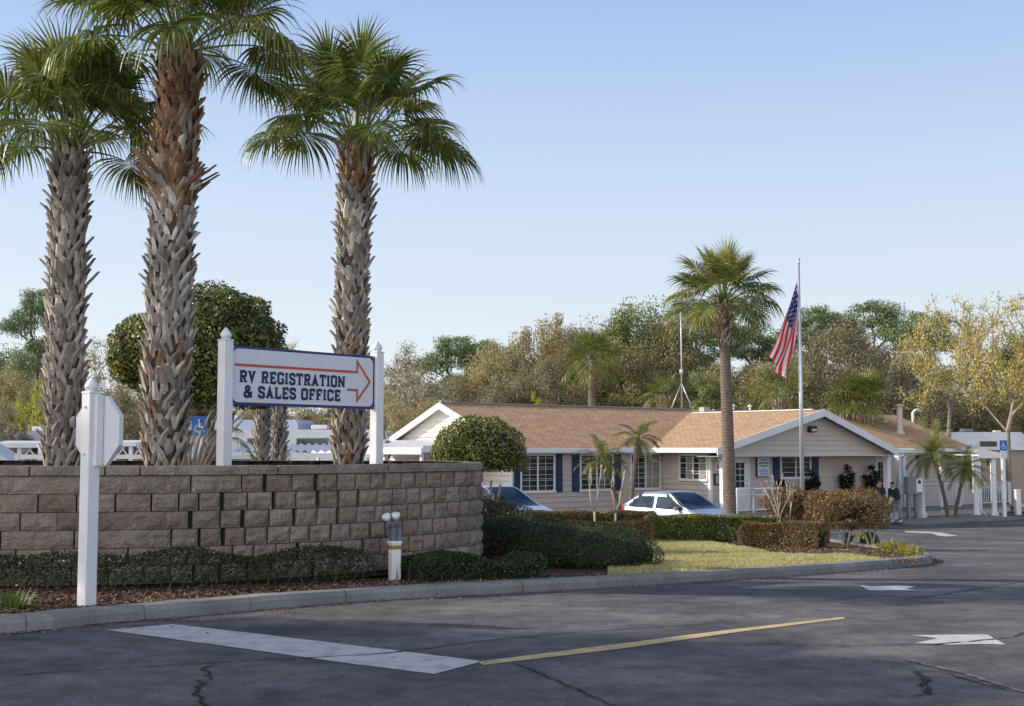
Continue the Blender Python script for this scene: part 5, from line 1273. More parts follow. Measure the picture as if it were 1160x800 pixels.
def FP(u, v):   # u along the fly, v from top to bottom of the hoist
    hx, hz_ = -.05, -v * 1.42
    fx = -.05 + (-.92 + .50 * v) ; fz = -(85 + 36 * v) * k_ - .0
    x = hx + (fx - hx) * (u ** 1.05) + .04 * math.sin(u * 9 + v * 5) * u; z = hz_ + (fz - hz_) * u - .10 * math.sin(math.pi * u) * (1 - v)
    y = .09 * math.sin(v * 11 + u * 3.0) * min(1, .25 + u * 1.6) + .05 * math.sin(v * 31 + u * 7)
    x += .07 * math.sin(v * 13 + u * 4) * u
    return Vector((x, y, z))
FR, FWc, FB = leafmat('flag_red', (.60, .02, .03), (.72, .04, .05), None, .5, .7), leafmat('flag_white', (.80, .79, .79), (.86, .85, .85), None, .5, .7), leafmat('flag_blue', (.025, .035, .17), (.04, .05, .22), None, .4, .7)
mb = MB(); NU, NV = 50, 78; vs = [FP(i / NU, j / NV) for j in range(NV + 1) for i in range(NU + 1)]
for kk, cond in ((0, 'r'), (1, 'w'), (2, 'b')): pass
fs = []; ms = []
for j in range(NV):
    for i in range(NU):
        st = int(j / NV * 13); canton = (st < 7 and i / NU < .40); fs.append((j * (NU + 1) + i, j * (NU + 1) + i + 1, (j + 1) * (NU + 1) + i + 1, (j + 1) * (NU + 1) + i)); ms.append(2 if canton else (0 if st % 2 == 0 else 1))
mb.add(vs, fs, 0, True); mb.m = ms; mb.build('cloth', [FR, FWc, FB], fl)
mb = MB()
for r_ in range(9):
    for c_ in range(6 if r_ % 2 == 0 else 5):
        uc = (.033 + .0667 * c_ + (.033 if r_ % 2 else 0)); vc = (r_ + 1) / 10 * 7 / 13
        for sgn in (-1, 1):
            pts = [FP(uc + .019 * rad * math.cos(a) * .75, vc + .030 * rad * math.sin(a)) + Vector((0, sgn * .012, 0)) for a, rad in [(math.pi * k / 5 + .3, 1 if k % 2 == 0 else .42) for k in range(10)]]
            mb.add(pts + [FP(uc, vc) + Vector((0, sgn * .012, 0))], [(k, (k + 1) % 10, 10) for k in range(10)])
mb.build('stars', FWc, fl)

# ------------------------------------------------------------------ cars
def car(name, label, loc, rz, L_, W_, H_, paint, boxy=0.0, cat='car'):
    t = thing(name, label, cat, tuple(loc), rz); n = 84
    def sm(x, a, b): x = min(1, max(0, (x - a) / (b - a))); return x * x * (3 - 2 * x)
    hood, ws0, ws1, rr0, rr1 = .93, (.80 if boxy < .5 else .73), (.52 if boxy < .5 else .60), (.26 if boxy < .5 else .16), (.03 if boxy < .5 else .0)
    belt = lambda u: H_ * (.60 + .03 * (1 - u))
    def roofz(u):     # u=0 tail, 1 nose
        hz_ = H_ * (.62 - .10 * sm(u, .78, .99))
        up = sm(u, rr1 - .04, rr0) * (1 - sm(u, ws1 - .02, ws0 + .05) ** 1.0)
        base = H_ * .66 if u < .4 else hz_
        return base + (H_ * (1 - (.03 if boxy > .5 else .11) * (abs(u - .43) * 2) ** 2) - base) * up
    def top_low(u): return H_ * .20
    mb_b, mb_g = MB(), MB(); vs = []; K = 19; info = []
    for i in range(n + 1):
        u = i / n; x = (u - .5) * L_; hw = W_ / 2 * (1 - .16 * sm(u, .88, 1.0) ** 1.5 - .10 * (1 - sm(u, 0, .08)) ** 1.5); hw *= 1 - .03 * abs(u - .5)
        zr = roofz(u); zb_ = min(belt(u), zr - .02); zl = H_ * (.14 + .06 * sm(u, .95, 1) + .08 * (1 - sm(u, 0, .05)))
        endx = 0
        gh = max(0, (zr - zb_)); tum = hw - gh * .32
        ring = [(0, zl), (hw * .9, zl), (hw * .985, zl + .08), (hw, zl + (zb_ - zl) * .45), (hw * .985, zb_ - .05), (hw * .955, zb_)]
        for k in range(1, 5): f_ = k / 5; ring.append((hw * .95 + (tum - hw * .95) * f_, zb_ + gh * (f_ * .93)))
        ring.append((tum * .97, zb_ + gh * .97)); ring.append((tum * .85, zb_ + gh * .995 + .0)); ring.append((tum * .5, zr + .012)); ring.append((0, zr + .02))
        info.append((u, zb_, zr, gh)); vs.append([(x, y, z) for y, z in ring])
    K = len(vs[0])
    def mirror(r): return r + [(x, -y, z) for x, y, z in reversed(r[1:-1])]
    R_ = [mirror(r) for r in vs]; KK = len(R_[0]); flatv = [p for r in R_ for p in r]
    for i in range(n):
        u = (i + .5) / n; gh = (info[i][3] + info[i + 1][3]) / 2
        for k in range(KK):
            k2 = (k + 1) % KK; kk = k if k < K - 1 else KK - 1 - k     # band index from bottom
            idx = [i * KK + k, (i + 1) * KK + k, (i + 1) * KK + k2, i * KK + k2]; P = [flatv[j] for j in idx]
            zc = sum(q[2] for q in P) / 4; glass = False
            if 5 <= kk <= 9 and gh > .12:      # side glass
                fz_ = (zc - info[i][1]) / max(.01, H_ * .95 - info[i][1])
                lo, hi = .10 + .13 * fz_ ** 1.3, ws0 + .01 - .25 * fz_
                if boxy > .5: lo, hi = .04 + .02 * fz_, ws0 + .02 - .12 * fz_
                if lo < u < hi and not (.40 < u < .425) and zc < H_ * .93 and kk >= 5: glass = True
            if kk >= 11 or (kk == 10):
                slope_front = ws1 + .03 < u < ws0 + .02; 
                if slope_front and kk >= 11 and gh > .03: glass = True
                if boxy < .5 and rr1 + .015 < u < rr0 - .035 and kk >= 11: glass = True
            tgt = mb_g if glass else mb_b
            tgt.add(P, [(0, 1, 2, 3)] if True else [], 0, True)
    for e, i in ((0, 0), (1, n)):
        mb_b.add(R_[i], [tuple(range(KK)) if e else tuple(range(KK - 1, -1, -1))], 0)
    def weld(o):
        import bmesh
        bm = bmesh.new(); bm.from_mesh(o.data); bmesh.ops.remove_doubles(bm, verts=bm.verts[:], dist=.0005); bmesh.ops.recalc_face_normals(bm, faces=bm.faces[:]); bm.to_mesh(o.data); bm.free()
    b_ = mb_b.build('body', paint, t); weld(b_); g_ = mb_g.build('window_glass', CARGLASS, t); weld(g_)
    # trim, lights, wheels, mirrors
    for sy in (-1, 1):
        mb = MB(); mb.box((L_ * .46, sy * W_ * .36, H_ * .46), (.16, .32, .14), 0, bev=.03); mb.build('headlight', simple('headlamp_glass', (.6, .62, .65), .1), t)
        mb = MB(); mb.box((-L_ * .475, sy * W_ * .43, H_ * .57), (.14, .15, .24), 0, bev=.03); mb.build('taillight', RED, t)
        mb = MB(); mx_ = L_ * (.73 - .5) - .12; mb.box((mx_, sy * (W_ * .5 + .07), H_ * .64), (.10, .20, .14), 0, bev=.03); mb.build('mirror', paint, t)
        mb = MB(); mb.box((L_ * (.41 - .5) - .25, sy * W_ * .497, H_ * .52), (.16, .03, .035), 0, bev=.008); mb.build('handle', paint, t)
        for ux in (.19, .81):
            mb = MB(); r_ = H_ * .215; x_ = (ux - .5) * L_; mb.tube([(x_, sy * (W_ / 2 - .20), r_), (x_, sy * (W_ / 2 - .17), r_), (x_, sy * (W_ / 2 + .005), r_), (x_, sy * (W_ / 2 + .02), r_)], [r_ * .93, r_, r_, r_ * .93], 24, 0); w_ = mb.build('wheel', RUBBER, t)
            mb = MB(); mb.tube([(x_, sy * (W_ / 2 + .02), r_), (x_, sy * (W_ / 2 + .03), r_)], [r_ * .62, r_ * .5], 18); mb.build('rim', ALU, w_)
    mb = MB(); mb.box((L_ * .478, 0, H_ * .30), (.08, W_ * .6, .12), 0, bev=.02); mb.build('grille', BLACK, t)
    mb = MB(); mb.box((-L_ * .498, 0, H_ * .42), (.02, .5, .12), 0); mb.build('licence_plate', RVW, t)
    return t
car('parked_car', 'silver hatchback parked nose-out behind the glossy green hedge', (wx(768, 43.2), 43.2, g(43.2)), -math.atan2(.788, .616) , 4.0, 1.72, 1.48, SILVER)
car('parked_car', 'pale blue hatchback mostly hidden by the end of the block wall', (wx(562, 41.6), 41.6, g(41.6)), -math.atan2(.788, .616) + .08, 4.3, 1.78, 1.66, BLUECAR)
car('parked_van', 'copper brown van parked beyond the carport at the right edge', (wx(1160, 84), 84, g(84)), R(200), 4.9, 1.95, 2.05, BROWNCAR, boxy=1, cat='van')

# ------------------------------------------------------------------ campers, sheds, canopies in the yard
STRIPE = simple('stripe_blue_grey', (.10, .16, .26), .5)
def camper(name, label, loc, rz, L_, H_, W_=2.4, stripe=True, wins=((.2, .32), (.55, .72)), nose=.35, cat='camper', mat=RVW):
    t = thing(name, label, cat, tuple(loc), rz); z0 = .55
    prof = [(-L_ / 2, z0), (L_ / 2 - nose * .3, z0), (L_ / 2, z0 + H_ * .25), (L_ / 2, z0 + (H_ - z0) * .62), (L_ / 2 - nose, H_ - .08), (L_ / 2 - nose - .3, H_), (-L_ / 2 + .15, H_), (-L_ / 2, H_ - .15)]
    M = Matrix.Rotation(R(90), 4, 'X'); mb = MB(); mb.prism(prof, -W_ / 2, W_ / 2, 0, M); mb.build('body', mat, t)
    for a, b in wins:
        x0, x1 = -L_ / 2 + L_ * a, -L_ / 2 + L_ * b
        for sy in (-1, 1):
            mb = MB(); y = sy * (W_ / 2 + .012); mb.b2(x0 - .05, x1 + .05, min(y, y + sy * .02), max(y, y + sy * .02), H_ * .66 - .05, H_ * .85 + .05); w_ = mb.build('window', GREY, t)
            mb = MB(); y = sy * (W_ / 2 + .034); mb.b2(x0, x1, min(y, y + sy * .006), max(y, y + sy * .006), H_ * .66, H_ * .85); mb.build('pane', GLASS, w_)
    if stripe:
        for sy in (-1, 1):
            mb = MB(); y = sy * (W_ / 2 + .006); mb.add([(-L_ / 2 + .02, y, H_ * .46), (L_ / 2 - .3, y, H_ * .40), (L_ / 2 - .2, y, H_ * .46), (-L_ / 2 + .02, y, H_ * .50)], [(0, 1, 2, 3)]); mb.build('stripe', STRIPE, t)
    mb = MB(); mb.box((0.2, 0, H_ + .13), (.75, .6, .2), 0, taper=.8, bev=.03); mb.build('roof_air_conditioner', GREY if len(name) % 2 else RVW, t)
    mb = MB(); mb.box((-L_ * .3, 0, H_ + .06), (.4, .4, .12), 0, bev=.02); mb.build('roof_vent', RVW, t)
    mb = MB(); x0 = -L_ / 2 + L_ * .40; mb.b2(x0, x0 + .6, -W_ / 2 - .03, -W_ / 2 - .008, z0 + .1, H_ - .3); mb.build('door', mat, t)
    for sy in (-1, 1):
        mb = MB(); mb.tube([(-.4, sy * (W_ / 2 - .2), .36), (-.4, sy * (W_ / 2 + .01), .36)], .36, 16); w_ = mb.build('wheel', RUBBER, t)
    return t
def L3(px, Y): x = wx(px, Y); return (x, Y, lotz(x, Y))
GC = 'campers parked in the yard behind the planter'
camper('camper_van', 'white camper van with rounded nose at the far left edge, lowest of the left campers', L3(-52, 40), R(8), 4.0, 2.3, 2.1, False, ((.72, .86),), .9, 'camper')
camper('travel_trailer', 'off-white travel trailer with roof air conditioner at the far left', L3(8, 66), R(-5), 5.6, 3.2, wins=((.1, .25), (.45, .6), (.8, .9)))
camper('travel_trailer', 'blue-grey trailer with thin blue stripe left of the shortest palm trunk', L3(44, 55), R(-8), 4.6, 2.75, wins=((.1, .26), (.55, .7)), mat=simple('trailer_blue_grey', (.40, .45, .54), .45, .06, 1.2))
camper('travel_trailer', 'pale blue-white trailer with rounded nose just right of the left signpost', L3(268, 62), R(170), 7.0, 3.4, nose=.9, wins=((.15, .28), (.5, .66), (.74, .8)), mat=simple('trailer_pale_blue', (.46, .53, .62), .45, .06, 1.2))
camper('travel_trailer', 'long low trailer with dark windows seen under the sign between trunks and palm', L3(358, 60), R(-3), 7.6, 2.95, wins=((.12, .2), (.42, .6), (.66, .92)), stripe=False)
camper('travel_trailer', 'white trailer behind the palm trunk, seen beside the right signpost', L3(470, 78), R(4), 7.5, 3.4, wins=((.1, .25), (.5, .7)))
camper('fifth_wheel_trailer', 'tall white fifth-wheel trailer with blue swoosh beyond the right end of the office', (wx(1098, 84), 84, g(84)), R(184), 6.2, 4.25, 2.5, True, ((.30, .47), (.74, .82)), .8)
camper('travel_trailer', 'white trailer roof behind the fifth-wheel, under the trees on the right', (wx(1085, 98), 98, g(98)), R(180), 7.5, 4.6, 2.5, False, ((.3, .4),), .3)
for px_, lab, sd in ((338, 'grey sport utility roof seen above the long low trailer, left one', 0), (362, 'dark sport utility roof seen above the long low trailer, right one', 1)):
    c = L3(px_, 72); car('parked_car', lab, c, R(190), 4.8, 1.9, 1.95, (simple('grey_car_paint', (.28, .29, .32), .3, metal=.4), simple('dark_car_paint', (.05, .055, .07), .3, metal=.4))[sd], boxy=1)
    o = bpy.context.scene.objects
# raised pads so that those roofs clear the trailer: a low grassy bank
mb = MB(); x0, x1 = wx(300, 72), wx(400, 72); mb.add([(x0, 68, -.36), (x1, 68, -.36), (x1, 70, .9), (x0, 70, .9), (x1, 75, .9), (x0, 75, .9), (x1, 78, -.4), (x0, 78, -.4)], [(0, 1, 2, 3), (3, 2, 4, 5), (5, 4, 6, 7)])
o = mb.build('grass_bank', GROUND); o['kind'] = 'structure'
for o in list(sc.objects):
    if o.parent is None and o.name.startswith('parked_car') and abs(o.location.y - 72) < .1: o.location.z = .9
def open_canopy(label, loc, rz, L_, W_, z0, z1, brace=True, ribs=False, name='carport'):
    t = thing(name, label, 'carport', tuple(loc), rz, 'white metal carports in the yard'); mb = MB()
    if ribs:
        k = int(L_ / .28); 
        for i in range(k):
            a = -L_ / 2 + L_ * i / k; b = a + L_ / k
            mb.add([(a, -W_ / 2, z0 + .03), ((a + b) / 2, -W_ / 2, z0 + .14), (b, -W_ / 2, z0 + .03), (a, W_ / 2, z1 + .03), ((a + b) / 2, W_ / 2, z1 + .14), (b, W_ / 2, z1 + .03)], [(0, 1, 4, 3), (1, 2, 5, 4)])
    else: mb.add([(-L_ / 2, -W_ / 2, z0), (L_ / 2, -W_ / 2, z0), (L_ / 2, W_ / 2, z1), (-L_ / 2, W_ / 2, z1)], [(0, 1, 2, 3)])
    mb.build('metal_roof', RVW, t)
    mb = MB(); mb.b2(-L_ / 2, L_ / 2, -W_ / 2 - .05, -W_ / 2, z0 - .13, z0 + .02); mb.b2(-L_ / 2 - .05, -L_ / 2 - .002, -W_ / 2, W_ / 2, z0 - .2, z0 + .02); mb.b2(L_ / 2 + .002, L_ / 2 + .05, -W_ / 2, W_ / 2, z0 - .2, z0 + .02); mb.build('fascia', WHITEP, t)
    for x in (-L_ / 2 + .25, 0, L_ / 2 - .25):
        mb = MB(); mb.b2(x - .06, x + .06, -W_ / 2 + .05, -W_ / 2 + .17, -.1, z0 - .0)
        if brace:
            for s_ in (-1, 1): mb.tube([(x, -W_ / 2 + .11, z0 - .6), (x + s_ * .4, -W_ / 2 + .11, z0 - .1)], .028, 5)
        mb.build('post', WHITE, t)
    return t
open_canopy('white sloping carport with Y-braces beside the shortest palm trunk', L3(30, 44), R(12), 1.8, 3, 2.2, 2.32)
open_canopy('white carport with Y-braces between the stop sign back and tallest palm', L3(148, 46), R(-6), 1.7, 3, 2.25, 2.35)
open_canopy('long white ribbed carport roof running behind the young palms below the sign', L3(330, 47), R(2), 4.0, 3.5, 2.30, 2.55, False, True)
t = thing('garden_shed', 'small low gabled shed with a dark window right of the left signpost', 'shed', L3(262, 36), R(-20)); mb = MB(); mb.b2(-1, 1, -.8, .8, 0, 1.5); mb.add([(-1, -.8, 1.5), (1, -.8, 1.5), (0, -.8, 2.1), (-1, .8, 1.5), (1, .8, 1.5), (0, .8, 2.1)], [(0, 1, 2), (5, 4, 3)]); mb.build('wall', SIDINGW, t)
mb = MB(); mb.add([(-1.15, -.95, 1.42), (0, -.95, 2.12), (0, .95, 2.12), (-1.15, .95, 1.42), (1.15, -.95, 1.42), (1.15, .95, 1.42)], [(0, 1, 2, 3), (1, 4, 5, 2)]); mb.build('roof', simple('grey_roofing', (.22, .23, .25), .7), t); mb = MB(); mb.b2(-.5, .1, -.82, -.803, .8, 1.3); mb.build('window', GLASS, t)
t = thing('low_fence', 'low white rail fence running behind the planter', 'fence', L3(190, 33)); mb = MB(); x0, x1 = wx(20, 33) - t.location.x, wx(330, 33) - t.location.x
mb.b2(x0, x1, -.03, .03, 1.7 - 12 / F * 33 - t.location.z, 1.7 - 7.0 / F * 33 - t.location.z); mb.build('rail', WHITE, t)
k = x0
while k < x1: mb = MB(); mb.b2(k - .05, k + .05, -.05, .05, -.1, 1.7 - 6 / F * 33 - t.location.z); mb.build('post', WHITE, t); k += 1.8
# tan mobile home at right
t = thing('mobile_home', 'tan flat-roofed mobile home behind the carport at the right', 'building', (wx(1140, 77), 77, g(77)), R(-3)); mb = MB(); h = 1.7 - g(77) - .1; mb.b2(-2.9, 2.6, 0, 6, 0, h); mb.build('wall', simple('tan_siding', (.36, .29, .23), .6, .06), t)
mb = MB(); mb.b2(-3.1, 2.8, -.25, 6.2, h, h + .2); mb.build('roof', WHITEP, t)
for a, b, c, d in ((-1.2, -.8, 2.2, 2.6), (1.0, 1.5, 1.6, 2.5)): mb = MB(); mb.b2(a, b, -.03, -.005, c, d); mb.build('window', GLASS, t)
t = thing('mobile_home', 'low beige house wall with doors seen through the posts of the patio canopy', 'building', L3(470, 56)); mb = MB(); mb.b2(-3.2, 2.6, 0, 3, -.3, 1.9); mb.build('wall', SIDING, t); mb = MB(); mb.b2(-.3, .1, -.03, -.003, .0, 1.7); mb.build('door', GLASS, t); mb = MB(); mb.b2(-3.4, 2.8, -.2, 3.2, 1.9, 2.02); mb.build('roof', WHITEP, t)
mb = MB(); mb.b2(-2.3, -.7, -.04, -.003, .2, 1.5); mb.build('garage_door', WHITEP, t)
# grass strip beyond the carport
mb = MB(); q_ = [(wx(1075, 66), 66), (wx(1185, 63.5), 63.5), (wx(1200, 74), 74), (wx(1060, 80), 80)]
poly_sheet('grass_verge', q_, .05, LAWN)
poly_sheet('porch_bed', [(wx(1046, 56.5), 56.5), (wx(1098, 57.2), 57.2), (wx(1125, 59), 59), (wx(1100, 60), 60), (wx(1046, 58.6), 58.6)], .07, multi('green_bed', [(.3, (.02, .03, .01)), (.7, (.08, .10, .03))], 3, fine=20))
poly_sheet('walkway', [(wx(905, 51.5), 51.5), (wx(1000, 53.5), 53.5), (wx(1100, 55.5), 55.5), (wx(1145, 59), 59), (wx(1120, 63), 63), (wx(950, 58), 58)], .045, CONC)
c = (wx(1125, 66), 66, g(66)); clipped('round_bush', 'dark round bush on the grass beyond the carport posts', c, [((-.3, 0, .3), (.75, .7, .8)), ((.35, .1, .25), (.6, .6, .7))], 7000, .08, [L_DARK, L_OLIVE], floor=.02, seed=51)
c = L3(348, 24.5); clipped('low_evergreen', 'low dark green mounded evergreen just over the wall beneath the sign', (wx(352, 23.6), 23.6, g(23.6)), [((-.2, 0, 1.0), (.55, .5, .72)), ((.3, 0, 1.05), (.5, .5, .68))], 9000, .06, [L_DARK, L_GREEN], floor=.05, seed=52)
# dark potted topiaries on the porch
for px_, Yk, z1, lab in ((958, 51.2, 1.25, 'dark knobbly potted plant standing alone against the blank porch wall'), (986, 51.9, 1.2, 'dark knobbly potted plant beside the two people'), (884, 49.2, .55, 'dark leafy potted plant below the porch window, left of the flagpole'), (918, 49.6, .95, 'dark leafy potted plant at the right porch shutter')):
    rs = np.random.RandomState(int(px_)); rr = random.Random(px_); zb0 = -.8; Hh = z1 - zb0 - .35
    lx = f(px_, -3.15); t = local_thing('potted_plant', lab, 'potted plant', lx, -3.15, zb0)
    mb = MB(); mb.lathe((0, 0, 0), [(.16, 0), (.21, .25), (.23, .32), (.23, .36), (.18, .36)], 14); mb.build('pot', GREY, t)
    mb = MB(); mb2 = MB()
    for j in range(5):
        a = j * 1.4; top_ = Vector((math.cos(a) * .28 * (j > 0), math.sin(a) * .15, .3 + Hh * ((1.0, .62, .7, .5, .8)[j]) * .8)); mb.tube([(0, 0, .3), tuple(top_ * .5 + Vector((0, 0, .15))), tuple(top_)], .015, 5)
        for kq in range(5):
            cc = np.array(top_) * (1 - .12 * kq) + rs.normal(size=3) * .04; n_ = 60; mb2.quads(leafquads(rs, cc + rs.normal(size=(n_, 3)) * .065, np.full(n_, .11), .6))
    mb.build('stem', BARK, t); mb2.build('foliage', leafmat('near_black_green', (.004, .006, .004), (.015, .02, .012), None, .1), t)
# grey letter box unit by the porch column
p = Vector((wx(1034, 57.0), 57.0, g(57.0) + .06)); t = thing('post_box', 'grey box on two legs with a white notice beside the porch column', 'post box', tuple(p), R(20))
mb = MB(); mb.b2(-.42, .34, -.15, .15, 1.1, 1.88, bev=.01); mb.build('cabinet', simple('mid_grey_metal', (.20, .205, .22), .5), t)
for x in (-.3, .1): mb = MB(); mb.b2(x - .07, x + .07, -.08, .08, -.05, 1.1); mb.build('leg', simple('mid_grey_metal', (.2, .2, .22)), t)
mb = MB(); mb.b2(.02, .34, -.165, -.152, 1.2, 1.84); mb.build('notice', SIGNW, t); mb = MB(); mb.add([(.18 + .09 * math.cos(a * .785), -.168, 1.64 + .09 * math.sin(a * .785)) for a in range(8)], [tuple(range(7, -1, -1))]); mb.build('round_emblem', BLACK, t)

# ------------------------------------------------------------------ people
SKIN = simple('skin', (.42, .24, .17), .6, .05); HAIR = simple('dark_hair', (.02, .015, .012), .8, .2, 20)
def person(label, loc, rz, J, mats, group=None, hair=True, extras=None, scale=1.0):
    """J: joints dict; one continuous skinned body"""
    t = thing('person', label, 'person', tuple(loc), rz, group)
    names = list(J); idx = {k: i for i, k in enumerate(names)}
    E = [('pelvis', 'waist'), ('waist', 'chest'), ('chest', 'neck'), ('neck', 'jaw'), ('jaw', 'face'), ('face', 'skull')]
    for s_ in 'LR': E += [('chest', 'sh' + s_), ('sh' + s_, 'el' + s_), ('el' + s_, 'wr' + s_), ('wr' + s_, 'pa' + s_), ('pa' + s_, 'fi' + s_), ('pelvis', 'hi' + s_), ('hi' + s_, 'kn' + s_), ('kn' + s_, 'an' + s_), ('an' + s_, 'to' + s_)]
    me = bpy.data.meshes.new('body'); me.from_pydata([Vector(J[k][0]) for k in names], [(idx[a], idx[b]) for a, b in E], []); me.update()
    o = bpy.data.objects.new('body', me); COL.objects.link(o)
    md = o.modifiers.new('s', 'SKIN'); md.use_smooth_shade = True
    for k in names:
        r_ = J[k][1]; v = me.skin_vertices[0].data[idx[k]]; v.radius = (r_, r_) if not hasattr(r_, '__len__') else r_; v.use_root = (k == 'pelvis')
    ms = o.modifiers.new('u', 'SUBSURF'); ms.levels = 2; ms.render_levels = 2
    dg = bpy.context.evaluated_depsgraph_get(); ev = o.evaluated_get(dg); m2 = bpy.data.meshes.new_from_object(ev); bpy.data.objects.remove(o)
    o = bpy.data.objects.new('body', m2); COL.objects.link(o); o.parent = t; m2.materials.clear()
    for m_ in mats: m2.materials.append(m_)
    def kind(a, b):
        if a in ('jaw', 'face', 'neck') : return 0
        if a[:2] in ('wr', 'pa'): return 0
        if a[:2] == 'an': return 3
        if a[:2] in ('hi', 'kn') or (a == 'pelvis' and b[:2] == 'hi'): return 2
        return 1
    segs = [(Vector(J[a][0]), Vector(J[b][0]), kind(a, b)) for a, b in E]
    for pl in m2.polygons:
        c = pl.center; best = 1e9
        for a, b, k in segs:
            d = b - a; u = max(0, min(1, (c - a).dot(d) / d.length_squared)); e = (c - a - d * u).length
            if e < best: best = e; pl.material_index = k
        pl.use_smooth = True
    hd = Vector(J['face'][0]); sk = Vector(J['skull'][0]); fw = Vector(J['_f']) if '_f' in J else None
    return t, o
def standing(bend=0.0, fwd=1, arms='down', step=.1, W=1.0):
    """figure faces -y; bend tilts the trunk forward"""
    s_, c_ = math.sin(bend), math.cos(bend); tr = lambda x, y, z: (x, y * c_ - (z - .95) * s_, .95 + (z - .95) * c_ + y * s_)
    J = {'pelvis': ((0, 0, .95), (.16, .12)), 'waist': (tr(0, 0, 1.10), (.15, .11)), 'chest': (tr(0, 0, 1.36), (.17, .13)), 'neck': (tr(0, -.01, 1.50), .055), 'jaw': (tr(0, -.03, 1.57), .065), 'face': (tr(0, -.02, 1.65), .088), 'skull': (tr(0, -.01, 1.72), .075)}
    for n_, sx in (('L', 1), ('R', -1)):
        J['sh' + n_] = (tr(.19 * sx * W, 0, 1.43), .068); J['hi' + n_] = ((.10 * sx, 0, .88), .095)
        J['kn' + n_] = ((.11 * sx, -.02 + step * .5 * sx, .50), .062); J['an' + n_] = ((.11 * sx, step * sx, .09), .042); J['to' + n_] = ((.12 * sx, step * sx - .17, .045), .038)
        if arms == 'down': J['el' + n_] = (tr(.26 * sx, .02, 1.15), .05); J['wr' + n_] = (tr(.27 * sx, -.06, .92), .032); J['pa' + n_] = (tr(.27 * sx, -.08, .84), .038); J['fi' + n_] = (tr(.27 * sx, -.10, .75), .022)
        else: J['el' + n_] = (tr(.27 * sx, -.10, 1.18), .052); J['wr' + n_] = (tr(.17 * sx, -.32, 1.12), .032); J['pa' + n_] = (tr(.14 * sx, -.39, 1.12), .038); J['fi' + n_] = (tr(.11 * sx, -.46, 1.12), .022)
    return J, tr
JG = simple('dark_green_jacket', (.012, .03, .026), .8, .2, 8); JN = simple('navy_jacket', (.01, .014, .03), .8, .2, 8); TR = simple('pale_blue_jeans', (.22, .26, .36), .8, .35, 9); TR2 = simple('dark_trousers', (.03, .03, .035), .8, .2); SH = simple('white_shoes', (.6, .6, .6), .6)
def head_bits(t, J, tr, col=None, ball=.094):
    c = Vector(tr(0, .012, 1.675)); mb = MB(); vs = []; n = 12
    for j in range(7):
        th = (math.pi * .56) * j / 6
        for i in range(n): ph = 2 * math.pi * i / n; vs.append(c + Vector((math.sin(th) * math.cos(ph) * ball, math.sin(th) * math.sin(ph) * ball * 1.08 + .012 * math.sin(th), math.cos(th) * ball * 1.12)))
    mb.add(vs, [(j * n + i, (j + 1) * n + i, (j + 1) * n + (i + 1) % n, j * n + (i + 1) % n) for j in range(6) for i in range(n)], 0, True); mb.build('hair', col or HAIR, t)
    mb = MB(); q_ = Vector(tr(0, -.112, 1.63)); mb.box(tuple(q_), (.024, .03, .045), 0, taper=.5); 
    for sx in (-1, 1): e = Vector(tr(.088 * sx, -.01, 1.63)); mb.box(tuple(e), (.02, .04, .06), 0, taper=.8, bev=.005)
    mb.build('nose_and_ears', SKIN, t)
    mb = MB()
    for sx in (-1, 1): e = Vector(tr(.032 * sx, -.103, 1.65)); mb.box(tuple(e), (.024, .012, .010), 0)
    e = Vector(tr(0, -.10, 1.585)); mb.box(tuple(e), (.045, .014, .010), 0); mb.build('eyes_and_mouth', HAIR, t)
J, tr = standing(.42, arms='fwd', step=.12, W=1.25)
for k_2 in ('waist', 'chest'): J[k_2] = (J[k_2][0], (.22, .17))
p = Vector((wx(1015, 53.8), 53.8, g(53.8) + .05)); t, b = person('man in a dark green jacket with pale collar, back half turned, bending forward', tuple(p), R(-60 + 0), J, [SKIN, JG, TR, SH]); head_bits(t, J, tr)
mb = MB(); c = Vector(tr(0, .0, 1.49)); mb.tube([c + Vector((0, 0, -.05)), c + Vector((0, 0, .03))], [.115, .075], 14); mb.build('collar', simple('pale_grey_hood', (.5, .52, .55), .8), t)
J, tr = standing(.05, arms='down', step=.05)
p = Vector((wx(995, 53.0), 53.0, g(53.0) + .05)); t, b = person('person in a navy jacket facing the camera, half hidden by the rusty shrub', tuple(p - Vector((0, 0, .0))), R(15), J, [SKIN, JN, TR2, SH]); head_bits(t, J, tr, simple('brown_hair', (.06, .035, .02), .8))

